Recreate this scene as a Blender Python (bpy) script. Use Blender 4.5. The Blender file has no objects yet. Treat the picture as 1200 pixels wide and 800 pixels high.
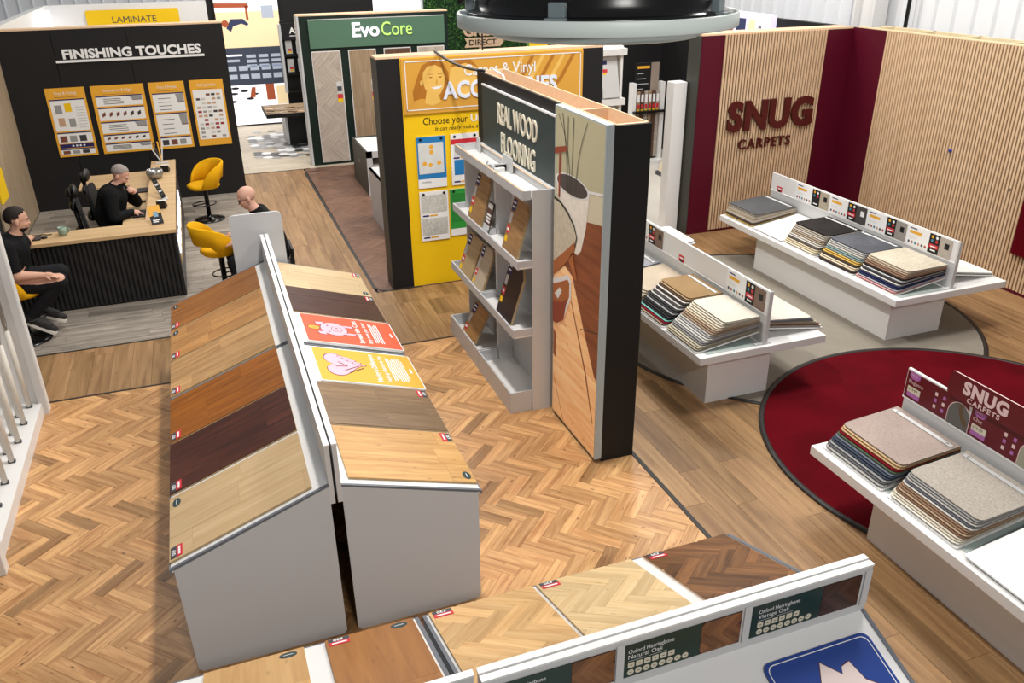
import bpy, bmesh, math, random
from mathutils import Matrix, Vector
random.seed(7)
S = 0.69            # everything below is laid out in survey units; one unit is 0.69 m
SC = bpy.context.scene
COL = SC.collection
R = math.radians

# ------------------------------------------------------------------ camera
yaw, pitch, roll = 0.34767864, 0.44657677, -0.01272515
fw = Vector((math.sin(yaw)*math.cos(pitch), math.cos(yaw)*math.cos(pitch), -math.sin(pitch)))
rt = Vector((math.cos(yaw), -math.sin(yaw), 0.0))
up = rt.cross(fw)
rt2 = rt*math.cos(roll) + up*math.sin(roll)
up2 = -rt*math.sin(roll) + up*math.cos(roll)
cam = bpy.data.cameras.new('camera')
cam.sensor_width = 36.0
cam.lens = 972.35/1200*36
cam.clip_end = 200
camo = bpy.data.objects.new('camera', cam)
COL.objects.link(camo)
camo.matrix_world = Matrix((( rt2.x, up2.x, -fw.x, 0), (rt2.y, up2.y, -fw.y, 0), (rt2.z, up2.z, -fw.z, 5.0*S), (0, 0, 0, 1)))
SC.camera = camo

# ------------------------------------------------------------------ world, lamps, exposure
W = bpy.data.worlds.new('world'); SC.world = W; W.use_nodes = True
W.node_tree.nodes['Background'].inputs[0].default_value = (0.92, 0.95, 1.0, 1)
W.node_tree.nodes['Background'].inputs[1].default_value = 0.21
SC.view_settings.view_transform = 'Standard'
SC.view_settings.look = 'None'
SC.view_settings.gamma = 1.0
SC.view_settings.use_curve_mapping = False
SC.view_settings.exposure = 0.0
def area(x, y, z, sx, sy, w, col=(1, 0.965, 0.91), rx=0, ry=0):
    l = bpy.data.lights.new('ceiling_lamp', 'AREA'); l.shape = 'RECTANGLE'
    l.size = sx*S; l.size_y = sy*S; l.energy = w; l.color = col
    o = bpy.data.objects.new('ceiling_lamp', l); COL.objects.link(o)
    o.location = (x*S, y*S, z*S); o.rotation_euler = (rx, ry, 0)
area(1.7, 8.0, 9.0, 0.45, 2.4, 262)
area(1.6, -4.5, 9.0, 2.0, 1.2, 225, rx=R(25))
area(7.3, 7.0, 9.0, 1.2, 1.6, 195)
area(8.0, 15.5, 9.0, 1.6, 1.6, 190)
area(9.0, 10.0, 9.0, 1.2, 1.2, 125)
area(-1.5, 15.5, 9.0, 1.6, 1.6, 80)
area(3.6, 18.0, 9.0, 1.6, 1.6, 150)
area(2.0, 24.5, 9.0, 3.0, 1.6, 260)
area(10.0, 27.0, 9.0, 3.0, 1.6, 260)

# ------------------------------------------------------------------ materials
def lin(c):
    c = c/255.0
    return c/12.92 if c <= 0.04045 else ((c+0.055)/1.055)**2.4
def rgb(r, g, b): return (lin(r), lin(g), lin(b), 1)
MC = {}
def new(name):
    m = bpy.data.materials.new(name); m.use_nodes = True
    nt = m.node_tree
    return m, nt, nt.nodes['Principled BSDF']
def mat(name, c, rough=0.5, spec=0.4, emit=0, noise=0.0, nscale=20, metal=0, bump=0):
    if name in MC: return MC[name]
    m, nt, p = new(name)
    p.inputs['Base Color'].default_value = rgb(*c)
    p.inputs['Roughness'].default_value = rough
    p.inputs['Specular IOR Level'].default_value = spec
    p.inputs['Metallic'].default_value = metal
    if emit:
        p.inputs['Emission Color'].default_value = rgb(*c)
        p.inputs['Emission Strength'].default_value = emit
    if noise or bump:
        tc = nt.nodes.new('ShaderNodeTexCoord'); n = nt.nodes.new('ShaderNodeTexNoise')
        n.inputs['Scale'].default_value = nscale; n.inputs['Detail'].default_value = 5
        nt.links.new(tc.outputs['Object'], n.inputs['Vector'])
        if noise:
            mr = nt.nodes.new('ShaderNodeMapRange')
            mr.inputs['From Min'].default_value = 0.3; mr.inputs['From Max'].default_value = 0.7
            mr.inputs['To Min'].default_value = 1-noise; mr.inputs['To Max'].default_value = 1+noise
            nt.links.new(n.outputs['Fac'], mr.inputs['Value'])
            h = nt.nodes.new('ShaderNodeHueSaturation'); h.inputs['Color'].default_value = rgb(*c)
            nt.links.new(mr.outputs[0], h.inputs['Value'])
            nt.links.new(h.outputs[0], p.inputs['Base Color'])
        if bump:
            b = nt.nodes.new('ShaderNodeBump'); b.inputs['Strength'].default_value = bump
            b.inputs['Distance'].default_value = 0.003
            nt.links.new(n.outputs['Fac'], b.inputs['Height']); nt.links.new(b.outputs[0], p.inputs['Normal'])
    MC[name] = m
    return m
def wood(name, c1, c2, rough=0.42, var=0.35, knots=0.5, coord='UV', gs=1.0, spec=0.35, hue=0.0):
    """grain along local x (UV u); each piece takes its own tone from the attribute 'tone'"""
    if name in MC: return MC[name]
    m, nt, p = new(name); N = nt.nodes.new; L = nt.links.new
    tc = N('ShaderNodeTexCoord')
    at = N('ShaderNodeAttribute'); at.attribute_name = 'tone'
    ao = N('ShaderNodeAttribute'); ao.attribute_name = 'tone'; ao.attribute_type = 'OBJECT'
    ad = N('ShaderNodeMath'); ad.operation = 'ADD'
    L(at.outputs['Fac'], ad.inputs[0]); L(ao.outputs['Fac'], ad.inputs[1])
    cb = N('ShaderNodeCombineXYZ')
    mu = N('ShaderNodeMath'); mu.operation = 'MULTIPLY'; mu.inputs[1].default_value = 61.7
    L(ad.outputs[0], mu.inputs[0]); L(mu.outputs[0], cb.inputs['Z']); L(mu.outputs[0], cb.inputs['X'])
    va = N('ShaderNodeVectorMath'); L(tc.outputs[coord], va.inputs[0]); L(cb.outputs[0], va.inputs[1])
    mp = N('ShaderNodeMapping'); mp.inputs['Scale'].default_value = (1.6*gs, 22*gs, 1)
    L(va.outputs[0], mp.inputs['Vector'])
    n = N('ShaderNodeTexNoise'); n.inputs['Scale'].default_value = 1.0; n.inputs['Detail'].default_value = 6
    n.inputs['Roughness'].default_value = 0.62; n.inputs['Distortion'].default_value = 0.6
    L(mp.outputs[0], n.inputs['Vector'])
    cr = N('ShaderNodeValToRGB'); e = cr.color_ramp.elements
    e[0].position = 0.3; e[0].color = rgb(*c2); e[1].position = 0.68; e[1].color = rgb(*c1)
    L(n.outputs['Fac'], cr.inputs[0])
    src = cr.outputs[0]
    if knots:
        mk = N('ShaderNodeMapping'); mk.inputs['Scale'].default_value = (5.5*gs, 15*gs, 1)
        L(va.outputs[0], mk.inputs['Vector'])
        vo = N('ShaderNodeTexVoronoi'); vo.inputs['Scale'].default_value = 1.0
        L(mk.outputs[0], vo.inputs['Vector'])
        kr = N('ShaderNodeMapRange'); kr.inputs['From Min'].default_value = 0.02; kr.inputs['From Max'].default_value = 0.14
        kr.inputs['To Min'].default_value = knots; kr.inputs['To Max'].default_value = 0
        L(vo.outputs['Distance'], kr.inputs['Value'])
        mx = N('ShaderNodeMix'); mx.data_type = 'RGBA'
        mx.inputs['B'].default_value = rgb(*[int(v*0.42) for v in c2])
        L(kr.outputs[0], mx.inputs['Factor']); L(src, mx.inputs['A']); src = mx.outputs['Result']
    h = N('ShaderNodeHueSaturation')
    mr = N('ShaderNodeMapRange'); mr.inputs['To Min'].default_value = 1-var; mr.inputs['To Max'].default_value = 1+var*0.55
    L(ad.outputs[0], mr.inputs['Value']); L(mr.outputs[0], h.inputs['Value'])
    if hue:
        m2 = N('ShaderNodeMath'); m2.operation = 'MULTIPLY'; m2.inputs[1].default_value = 7.31
        m3 = N('ShaderNodeMath'); m3.operation = 'FRACT'
        m4 = N('ShaderNodeMapRange'); m4.inputs['To Min'].default_value = 0.5-hue; m4.inputs['To Max'].default_value = 0.5+hue
        L(ad.outputs[0], m2.inputs[0]); L(m2.outputs[0], m3.inputs[0]); L(m3.outputs[0], m4.inputs['Value']); L(m4.outputs[0], h.inputs['Hue'])
    L(src, h.inputs['Color']); L(h.outputs[0], p.inputs['Base Color'])
    p.inputs['Roughness'].default_value = rough; p.inputs['Specular IOR Level'].default_value = spec
    b = N('ShaderNodeBump'); b.inputs['Strength'].default_value = 0.15; b.inputs['Distance'].default_value = 0.002
    L(n.outputs['Fac'], b.inputs['Height']); L(b.outputs[0], p.inputs['Normal'])
    MC[name] = m
    return m
def carpet(name, c, nscale=260, big=0.12, rough=0.95):
    if name in MC: return MC[name]
    m, nt, p = new(name); N = nt.nodes.new; L = nt.links.new
    tc = N('ShaderNodeTexCoord')
    n = N('ShaderNodeTexNoise'); n.inputs['Scale'].default_value = nscale; n.inputs['Detail'].default_value = 3
    n2 = N('ShaderNodeTexNoise'); n2.inputs['Scale'].default_value = 2.2; n2.inputs['Detail'].default_value = 4
    L(tc.outputs['Object'], n.inputs['Vector']); L(tc.outputs['Object'], n2.inputs['Vector'])
    a = N('ShaderNodeMapRange'); a.inputs['From Min'].default_value = .3; a.inputs['From Max'].default_value = .7
    a.inputs['To Min'].default_value = .82; a.inputs['To Max'].default_value = 1.15
    b = N('ShaderNodeMapRange'); b.inputs['From Min'].default_value = .3; b.inputs['From Max'].default_value = .7
    b.inputs['To Min'].default_value = 1-big; b.inputs['To Max'].default_value = 1+big
    L(n.outputs['Fac'], a.inputs['Value']); L(n2.outputs['Fac'], b.inputs['Value'])
    mu = N('ShaderNodeMath'); mu.operation = 'MULTIPLY'; L(a.outputs[0], mu.inputs[0]); L(b.outputs[0], mu.inputs[1])
    h = N('ShaderNodeHueSaturation'); h.inputs['Color'].default_value = rgb(*c)
    L(mu.outputs[0], h.inputs['Value']); L(h.outputs[0], p.inputs['Base Color'])
    p.inputs['Roughness'].default_value = rough; p.inputs['Specular IOR Level'].default_value = 0.08
    bp = N('ShaderNodeBump'); bp.inputs['Strength'].default_value = .5; bp.inputs['Distance'].default_value = .003
    L(n.outputs['Fac'], bp.inputs['Height']); L(bp.outputs[0], p.inputs['Normal'])
    MC[name] = m
    return m

white = mat('white_laminate', (228, 227, 226), 0.35, 0.4)
whitep = mat('white_print', (236, 236, 236), 0.5, 0.2)
cream = mat('cream_letter', (236, 228, 206), 0.5)
grey = mat('grey_laminate', (196, 198, 201), 0.42, 0.35)
ltgrey = mat('light_grey_panel', (205, 205, 205), 0.4, 0.35)
trimg = mat('dark_grey_trim', (66, 68, 74), 0.45); edgeg = mat('mid_grey_edge', (104, 108, 116), .4)
blackw = mat('black_paint', (27, 26, 27), 0.55, 0.3)
black = mat('black_plastic', (18, 18, 19), 0.4, 0.4)
blackm = mat('black_gloss_metal', (14, 14, 15), 0.22, 0.5)
bronze = mat('dark_edge_paint', (62, 62, 56), 0.5)
yellow = mat('yellow_paint', (240, 196, 20), 0.5, 0.3)
mustard = mat('mustard_fabric', (226, 168, 18), 0.85, 0.15, noise=.06, nscale=60)
amber = mat('amber_print', (232, 170, 52), 0.5)
navy = mat('navy_print', (38, 36, 92), 0.5)
redp = mat('red_print', (206, 46, 58), 0.5)
crimson = mat('crimson_paint', (80, 2, 28), 0.5, 0.3)
letterred = mat('dark_red_letter', (76, 14, 16), 0.4)
mdf = mat('raw_mdf', (224, 192, 160), 0.8, 0.1, noise=.05, nscale=30)
pine = mat('pale_pine', (226, 208, 170), 0.7, 0.15, noise=.05, nscale=14)
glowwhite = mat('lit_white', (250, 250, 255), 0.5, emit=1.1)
chrome = mat('chrome', (200, 200, 205), 0.15, 0.5, metal=1)
beige_lam = wood('beige_wall_laminate', (190, 168, 140), (168, 146, 120), .5, .1, 0, 'Object', .5)

# ------------------------------------------------------------------ mesh builder
def obj(name, me, parent=None, **kw):
    o = bpy.data.objects.new(name, me); COL.objects.link(o)
    if parent is not None: o.parent = parent
    for k, v in kw.items():
        if v is not None: o[k] = v
    return o
TC = {}
def glyphs(s, bold=0.0):
    k = (s, bold)
    if k in TC: return TC[k]
    cu = bpy.data.curves.new('t', 'FONT'); cu.body = s; cu.size = 1; cu.offset = bold
    cu.resolution_u = 3; cu.fill_mode = 'FRONT'
    o = bpy.data.objects.new('t', cu); COL.objects.link(o)
    dg = bpy.context.evaluated_depsgraph_get()
    me = bpy.data.meshes.new_from_object(o.evaluated_get(dg))
    vs = [(v.co.x, v.co.y) for v in me.vertices]; fs = [tuple(p.vertices) for p in me.polygons]
    bpy.data.objects.remove(o); bpy.data.curves.remove(cu); bpy.data.meshes.remove(me)
    x0 = min(v[0] for v in vs); x1 = max(v[0] for v in vs)
    TC[k] = ([(v[0]-x0, v[1]) for v in vs], fs, x1-x0)
    return TC[k]
CAP = 0.69
class MB:
    def __init__(s):
        s.bm = bmesh.new(); s.m = []; s.uv = s.bm.loops.layers.uv.new('UVMap'); s.tone = None
    def mi(s, m):
        if m not in s.m: s.m.append(m)
        return s.m.index(m)
    def _fin(s, fs, m, M, uvf=None):
        i = s.mi(m)
        for f in fs: f.material_index = i
        for f in fs:
            for l in f.loops:
                l[s.uv].uv = (l.vert.co.x, l.vert.co.y)
        if M is not None:
            vs = {v for f in fs for v in f.verts}
            for v in vs: v.co = M @ v.co
    def box(s, a, b, m, bev=0, M=None):
        r = bmesh.ops.create_cube(s.bm, size=1)
        vs = r['verts']; c = [(a[k]+b[k])/2 for k in range(3)]; d = [abs(b[k]-a[k]) for k in range(3)]
        for v in vs: v.co = Vector([v.co[k]*d[k]+c[k] for k in range(3)])
        fs = list({f for v in vs for f in v.link_faces})
        if bev:
            es = list({e for v in vs for e in v.link_edges})
            r = bmesh.ops.bevel(s.bm, geom=es, offset=bev, segments=2, affect='EDGES', profile=.6)
            fs = list({f for f in r['faces']} | {f for v in r['verts'] for f in v.link_faces})
        s._fin(fs, m, M); return s
    def prism(s, pts, z0, z1, m, M=None, side=None):
        lo = [s.bm.verts.new((p[0], p[1], z0)) for p in pts]; hi = [s.bm.verts.new((p[0], p[1], z1)) for p in pts]
        n = len(pts); ar = sum(pts[i][0]*pts[(i+1) % n][1]-pts[(i+1) % n][0]*pts[i][1] for i in range(n))
        if ar < 0: lo.reverse(); hi.reverse()
        top = [s.bm.faces.new(hi), s.bm.faces.new(lo[::-1])]
        sd = [s.bm.faces.new((lo[i], lo[(i+1) % n], hi[(i+1) % n], hi[i])) for i in range(n)]
        s._fin(top+sd, m, M)
        if side:
            i = s.mi(side)
            for f in sd: f.material_index = i
        return s
    def flat(s, pts, z, m, M=None):
        n = len(pts); ar = sum(pts[i][0]*pts[(i+1) % n][1]-pts[(i+1) % n][0]*pts[i][1] for i in range(n))
        if ar < 0: pts = pts[::-1]
        f = s.bm.faces.new([s.bm.verts.new((p[0], p[1], z)) for p in pts]); s._fin([f], m, M); return s
    def rect(s, x0, y0, x1, y1, z, m, M=None): return s.flat([(x0, y0), (x1, y0), (x1, y1), (x0, y1)], z, m, M)
    def disc(s, x, y, r, z, m, M=None, n=14, ry=None): return s.flat(ell(x, y, r, ry or r, n), z, m, M)
    def tube(s, path, r, m, n=8, M=None, closed=False):
        path = [Vector(p) for p in path]; rings = []
        k = len(path)
        for i, p in enumerate(path):
            if closed: t = path[(i+1) % k]-path[i-1]
            else: t = path[min(i+1, k-1)]-path[max(i-1, 0)]
            t.normalize()
            a = t.orthogonal().normalized() if i == 0 else (a - t*a.dot(t)).normalized()
            b = t.cross(a); rr = r[i] if isinstance(r, (list, tuple)) else r
            rings.append([s.bm.verts.new(p+a*math.cos(q*2*math.pi/n)*rr+b*math.sin(q*2*math.pi/n)*rr) for q in range(n)])
        fs = []
        for i in range(k if closed else k-1):
            A, B = rings[i], rings[(i+1) % k]
            for q in range(n): fs.append(s.bm.faces.new((A[q], A[(q+1) % n], B[(q+1) % n], B[q])))
        if not closed: fs.append(s.bm.faces.new(rings[0][::-1])); fs.append(s.bm.faces.new(rings[-1]))
        for f in fs: f.smooth = True
        s._fin(fs, m, M); return s
    def lathe(s, prof, m, n=24, M=None, sx=1, sy=1, cap=True):
        rings = [[s.bm.verts.new((max(r, .0005)*math.cos(q*2*math.pi/n)*sx, max(r, .0005)*math.sin(q*2*math.pi/n)*sy, z)) for q in range(n)] for r, z in prof]
        fs = []
        for i in range(len(prof)-1):
            for q in range(n): fs.append(s.bm.faces.new((rings[i][q], rings[i][(q+1) % n], rings[i+1][(q+1) % n], rings[i+1][q])))
        if cap: fs.append(s.bm.faces.new(rings[0][::-1])); fs.append(s.bm.faces.new(rings[-1]))
        for f in fs: f.smooth = True
        s._fin(fs, m, M); return s
    def ball(s, c, r, m, M=None, seg=14, rings=10, rot=None):
        q = bmesh.ops.create_uvsphere(s.bm, u_segments=seg, v_segments=rings, radius=1)
        rr = r if isinstance(r, (tuple, list)) else (r, r, r)
        T = Matrix.Translation(c) @ (rot or Matrix()) @ Matrix.Diagonal((*rr, 1))
        for v in q['verts']: v.co = T @ v.co
        fs = list({f for v in q['verts'] for f in v.link_faces})
        for f in fs: f.smooth = True
        s._fin(fs, m, M); return s
    def text(s, t, x, y, h, m, z=.002, w=None, align='l', bold=0.0, depth=0, M=None, slant=0):
        vs, fs, tw = glyphs(t, bold); k = h/CAP; kx = k if w is None else w/tw
        ox = x-(0 if align == 'l' else tw*kx/2 if align == 'c' else tw*kx)
        def mk(zz): return [s.bm.verts.new((ox+v[0]*kx+slant*v[1]*k, y+v[1]*k, zz)) for v in vs]
        hi = mk(z+depth); out = []
        for f in fs:
            try: out.append(s.bm.faces.new([hi[i] for i in f]))
            except ValueError: pass
        if depth:
            r = bmesh.ops.extrude_face_region(s.bm, geom=out)
            nv = [g for g in r['geom'] if isinstance(g, bmesh.types.BMVert)]
            nf = [g for g in r['geom'] if isinstance(g, bmesh.types.BMFace)]
            sd = {f for v in nv for f in v.link_faces}
            for v in hi: v.co.z = z
            allf = list(set(out) | set(nf) | sd | {f for v in nv for f in v.link_faces})
            allf = [f for f in allf if f.is_valid]
            s._fin(allf, m, M)
            bmesh.ops.recalc_face_normals(s.bm, faces=allf)
        else: s._fin(out, m, M)
        return s
    def spaced(s, t, x, y, h, m, z=.002, w=1.0, gap=.2, **k):
        """letters set one by one across width w with an even gap (share of a letter)"""
        ws = [glyphs(c, k.get('bold', 0.0))[2] for c in t]; mean = sum(ws)/len(ws)
        f = w/(sum(ws)+gap*mean*(len(t)-1)); p = x
        for c, q in zip(t, ws): s.text(c, p, y, h, m, z, q*f, **k); p += (q+gap*mean)*f
        return s
    def mesh(s, name, smooth=False):
        me = bpy.data.meshes.new(name); s.bm.to_mesh(me); s.bm.free()
        for m in s.m: me.materials.append(m)
        if smooth:
            for p in me.polygons: p.use_smooth = True
        return me
    def build(s, name, parent=None, smooth=False, **kw): return obj(name, s.mesh(name, smooth), parent, **kw)
def ell(x, y, rx, ry, n=14): return [(x+rx*math.cos(i*2*math.pi/n), y+ry*math.sin(i*2*math.pi/n)) for i in range(n)]
def rrect(x0, y0, x1, y1, r, n=5):
    out = []
    for cx, cy, a in ((x1-r, y0+r, -90), (x1-r, y1-r, 0), (x0+r, y1-r, 90), (x0+r, y0+r, 180)):
        for i in range(n+1):
            t = R(a+90*i/n); out.append((cx+r*math.cos(t), cy+r*math.sin(t)))
    return out
def frame(o, u, v):
    u = Vector(u).normalized(); v = Vector(v); v = (v-u*v.dot(u)).normalized(); n = u.cross(v)
    return Matrix(((u.x, v.x, n.x, o[0]), (u.y, v.y, n.y, o[1]), (u.z, v.z, n.z, o[2]), (0, 0, 0, 1)))
def thing(name, label, cat, loc=(0, 0, 0), M=None, group=None, rz=0):
    o = bpy.data.objects.new(name, None); COL.objects.link(o); o.empty_display_size = .1
    if M is not None: o.matrix_world = M
    else: o.location = loc; o.rotation_euler = (0, 0, rz)
    o['label'] = label; o['category'] = cat
    if group: o['group'] = group
    return o
def tag(o, label, cat, group=None):
    o['label'] = label; o['category'] = cat
    if group: o['group'] = group
    return o
def struct(o): o['kind'] = 'structure'; return o
XY = lambda x, y, z=0: frame((x, y, z), (1, 0, 0), (0, 1, 0))          # lies flat
FRONT = lambda x, y, z=0: frame((x, y, z), (1, 0, 0), (0, 0, 1))       # faces the camera side (-y)
SIDE = lambda x, y, z=0: frame((x, y, z), (0, -1, 0), (0, 0, 1))       # faces -x, u runs towards the camera side

# ------------------------------------------------------------------ planks and blocks
def clip(poly, x0, y0, x1, y1):
    def cut(P, f, g):
        out = []
        for i in range(len(P)):
            a, b = P[i-1], P[i]; fa, fb = f(a), f(b)
            if fb >= 0:
                if fa < 0: out.append(g(a, b, fa, fb))
                out.append(b)
            elif fa >= 0: out.append(g(a, b, fa, fb))
        return out
    itp = lambda a, b, fa, fb: (a[0]+(b[0]-a[0])*fa/(fa-fb), a[1]+(b[1]-a[1])*fa/(fa-fb))
    for f in (lambda p: p[0]-x0, lambda p: x1-p[0], lambda p: p[1]-y0, lambda p: y1-p[1]):
        poly = cut(poly, f, itp)
        if len(poly) < 3: return []
    return poly
def herring(x0, y0, x1, y1, w, n, ang, ox=0, oy=0):
    """list of (cx, cy, length, width, angle) covering the rectangle"""
    a = n*w; c, s = math.cos(ang), math.sin(ang); out = []
    cx, cy = (x0+x1)/2, (y0+y1)/2; rad = math.hypot(x1-x0, y1-y0)/2+a
    K = int(rad/w)+n+2
    for i in range(-K, K+1):
        for j in range(-K//2, K//2+1):
            bx, by = (i+n*j)*w, (i-n*j)*w
            if math.hypot(bx, by) > rad+a: continue
            for (px, py, l, h, t) in ((bx+a/2, by+w/2, a, w, 0), (bx+w/2, by+w+a/2, a, w, 90)):
                X = cx+ox+px*c-py*s; Y = cy+oy+px*s+py*c
                if x0-a < X < x1+a and y0-a < Y < y1+a: out.append((X, Y, l, h, ang+R(t)))
    return out
def rows(x0, y0, x1, y1, w, l, along='x'):
    out = []
    if along == 'x':
        k = math.ceil((y1-y0)/w-.01)
        for i in range(k):
            s = x0-random.random()*l
            while s < x1: out.append((s+l/2, y0+(i+.5)*w, l, w, 0.0)); s += l
    else:
        k = math.ceil((x1-x0)/w-.01)
        for i in range(k):
            s = y0-random.random()*l
            while s < y1: out.append((x0+(i+.5)*w, s+l/2, l, w, R(90))); s += l
    return out
def lay(root, name, stuffname, m, pieces, rect, th=.012, gap=.003, top=0.0, limit=300, M=None, skip=None, tonef=None, score=None):
    """lays pieces clipped to rect in root's local xy; the best scored ones are parts, the rest one part"""
    shared = {}; single = []; rest = []
    for (X, Y, l, w, a) in pieces:
        c, s = math.cos(a), math.sin(a); hl, hw = l/2-gap/2, w/2-gap/2
        P = [(X+px*c-py*s, Y+px*s+py*c) for px, py in ((-hl, -hw), (hl, -hw), (hl, hw), (-hl, hw))]
        Q = clip(P, *rect)
        if not Q: continue
        ar = abs(sum(Q[i-1][0]*Q[i][1]-Q[i][0]*Q[i-1][1] for i in range(len(Q))))/2
        if ar < .0006: continue
        full = ar > (4*hl*hw)*.999
        tn = tonef() if tonef else (.42+.5*random.random() if random.random() > .07 else .12*random.random())
        sc = score(X, Y, ar) if score else ar
        (rest if (skip and skip(X, Y)) or sc <= 0 else single).append((sc, X, Y, l, w, a, Q, full, tn))
    single.sort(key=lambda t: -t[0]); rest += single[limit:]; single = single[:limit]
    for (sc, X, Y, l, w, a, Q, full, tn) in single:
        if full:
            k = (round(l, 4), round(w, 4))
            if k not in shared:
                b = MB(); hl, hw = l/2-gap/2, w/2-gap/2
                b.prism([(-hl, -hw), (hl, -hw), (hl, hw), (-hl, hw)], -th, 0, m); shared[k] = b.mesh(name)
            o = obj(name, shared[k], root)
        else:
            c, s = math.cos(-a), math.sin(-a); b = MB()
            b.prism([((x-X)*c-(y-Y)*s, (x-X)*s+(y-Y)*c) for x, y in Q], -th, 0, m)
            o = obj(name, b.mesh(name), root)
        o.location = (X, Y, top+random.random()*.001); o.rotation_euler = (0, 0, a); o['tone'] = tn
    if rest:
        b = MB(); tl = b.bm.faces.layers.float.new('tone')
        for (sc, X, Y, l, w, a, Q, full, tn) in rest:
            n0 = len(b.bm.faces); c, s = math.cos(-a), math.sin(-a)
            b.prism([((x-X)*c-(y-Y)*s, (x-X)*s+(y-Y)*c) for x, y in Q], -th, 0, m, Matrix.Translation((X, Y, top)) @ Matrix.Rotation(a, 4, 'Z'))
            b.bm.faces.ensure_lookup_table()
            for f in b.bm.faces[n0:]: f[tl] = tn
        b.build(stuffname, root, kind='stuff')
camp = Vector((0, 0, 5))
def onscreen(X, Y):
    v = Vector((X, Y, 0))-camp; d = v.dot(fw)
    if d <= .1: return 0
    x = 600+972.35*v.dot(rt2)/d; y = 400-972.35*v.dot(up2)/d
    if x < -20 or x > 1220 or y < -10 or y > 820: return 0
    return 1/(d*d)*abs(v.normalized().z)

# ================================================================== SETTING
oak = wood('oak_block', (219, 173, 121), (158, 108, 64), .36, .42, .95, gs=.8, hue=.002)
mid = wood('brown_oak_plank', (170, 134, 94), (124, 92, 60), .4, .3, .4, gs=.55, hue=.003)
greyw = wood('grey_plank', (176, 166, 154), (122, 112, 102), .45, .35, .25, gs=.7)
paleplank = wood('pale_grey_plank', (206, 194, 176), (180, 166, 146), .4, .1, .2, gs=.7)
darkh = wood('dark_brown_block', (132, 98, 80), (98, 70, 56), .38, .22, .2)
vinyl = mat('pale_stone_vinyl', (214, 208, 198), .35, .4, noise=.05, nscale=3)
sub = mat('dark_joint', (74, 52, 34), .8, .1)
concrete = mat('grey_concrete', (150, 148, 144), .7, .2, noise=.05, nscale=4)

b = MB(); b.box((-9, -1, -.12), (17, 34, -.04), concrete); struct(b.build('floor'))
def region(x0, y0, x1, y1, m, pieces, pname, sname, limit, skip=None, gap=.003):
    b = MB(); b.box((x0, y0, -.04), (x1, y1, -.008), m); f = struct(b.build('floor'))
    if pieces: lay(f, pname, sname, pieces[0], pieces[1], (x0, y0, x1, y1), th=.007, gap=gap, limit=limit, skip=skip, score=lambda X, Y, ar: onscreen(X, Y))
isl = lambda X, Y: (-.7 < X < 1.5 and 5.4 < Y < 10.4) or (.3 < X < 3.2 and Y < 4.4) or (2.9 < X < 3.8 and 7 < Y < 10.4)
region(-3.4, 2.4, 3.78, 10.27, sub, (oak, herring(-3.4, 2.4, 3.78, 10.27, .12, 4, R(-45), .05, .02)), 'herringbone_block', 'herringbone_blocks_beyond', 300, isl, .0022)
region(-3.4, 10.29, 3.78, 11.74, sub, (mid, rows(-3.4, 10.29, 3.78, 11.74, .25, 1.9, 'y')), 'oak_plank', 'oak_planks_beyond', 60, lambda X, Y: False)
region(.72, 11.74, 2.16, 21.05, sub, (mid, rows(.72, 11.74, 2.16, 21.05, .25, 1.9, 'y')), 'oak_plank', 'oak_planks_beyond', 90)
region(2.16, 11.74, 6.4, 12.30, sub, (mid, rows(2.16, 11.74, 6.4, 12.3, .25, 1.9, 'y')), 'oak_plank', 'oak_planks_beyond', 40)
inc = lambda X, Y: math.hypot(X-7.45, Y-5.45) < 2.3 or math.hypot(X-7.5, Y-9.15) < 2.65
region(3.83, .6, 11.42, 13.3, sub, (mid, rows(3.83, .6, 11.42, 13.3, .25, 1.9, 'y')), 'oak_plank', 'oak_planks_beyond', 280, inc)
region(-3.53, 11.77, .71, 19.44, sub, (greyw, rows(-3.53, 11.77, .71, 19.44, .2, 1.4, 'x')), 'grey_plank', 'grey_planks_beyond', 200)
region(2.2, 12.33, 6.4, 21.3, sub, (darkh, herring(2.2, 12.33, 6.4, 21.3, .14, 4, R(-45))), 'dark_block', 'dark_blocks_beyond', 120)
region(-3.5, 21.07, 6.4, 27.4, sub, (paleplank, rows(-3.5, 21.07, 6.4, 27.4, .22, 1.5, 'x')), 'pale_plank', 'pale_planks_beyond', 60)
b = MB(); b.box((6.42, 13.32, -.04), (11.42, 19.9, 0), vinyl); struct(b.build('floor'))
# metal edging strips between the floors
k = [0]; edging = mat('floor_edging', (40, 37, 36), .5)
def strip(pts, w=.045, z=.006):
    k[0] += 1; b = MB()
    for i in range(len(pts)-1):
        a, c = Vector((*pts[i], 0)), Vector((*pts[i+1], 0)); d = (c-a).normalized()*(w/2); n = Vector((-d.y, d.x, 0))
        b.prism([(a-d+n).xy, (c+d+n).xy, (c+d-n).xy, (a-d-n).xy], -.005, z+.0003*(i % 2), edging)
    struct(b.build('trim_%d' % k[0]))
strip([(3.805, 1.2), (3.805, 6.9)])
strip([(-3.4, 10.28), (3.8, 10.28)], .03)
strip([(-3.5, 11.755), (.71, 11.755)], .03)
strip([(.71, 21.06), (2.3, 21.06)], .04)
arc = [(2.45-.27*math.cos(t), 12.58-.27*math.sin(t)) for t in [R(x) for x in range(0, 91, 15)]]
strip([(2.5, 20.75)]+[(2.35-.2*math.sin(t), 20.55+.2*math.cos(t)) for t in [R(x) for x in range(0, 91, 15)]]+arc+[(2.9, 12.31)], .05)
b = MB()      # hexagon tiles laid into the pale floor
hexm = [mat('hex_white', (236, 236, 236), .3), mat('hex_grey', (150, 150, 152), .3), mat('hex_dark', (60, 60, 62), .3)]
r = random.Random(3)
hexroot = struct(bpy.data.objects.new('trim_40', None)); COL.objects.link(hexroot)
hm = []
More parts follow.
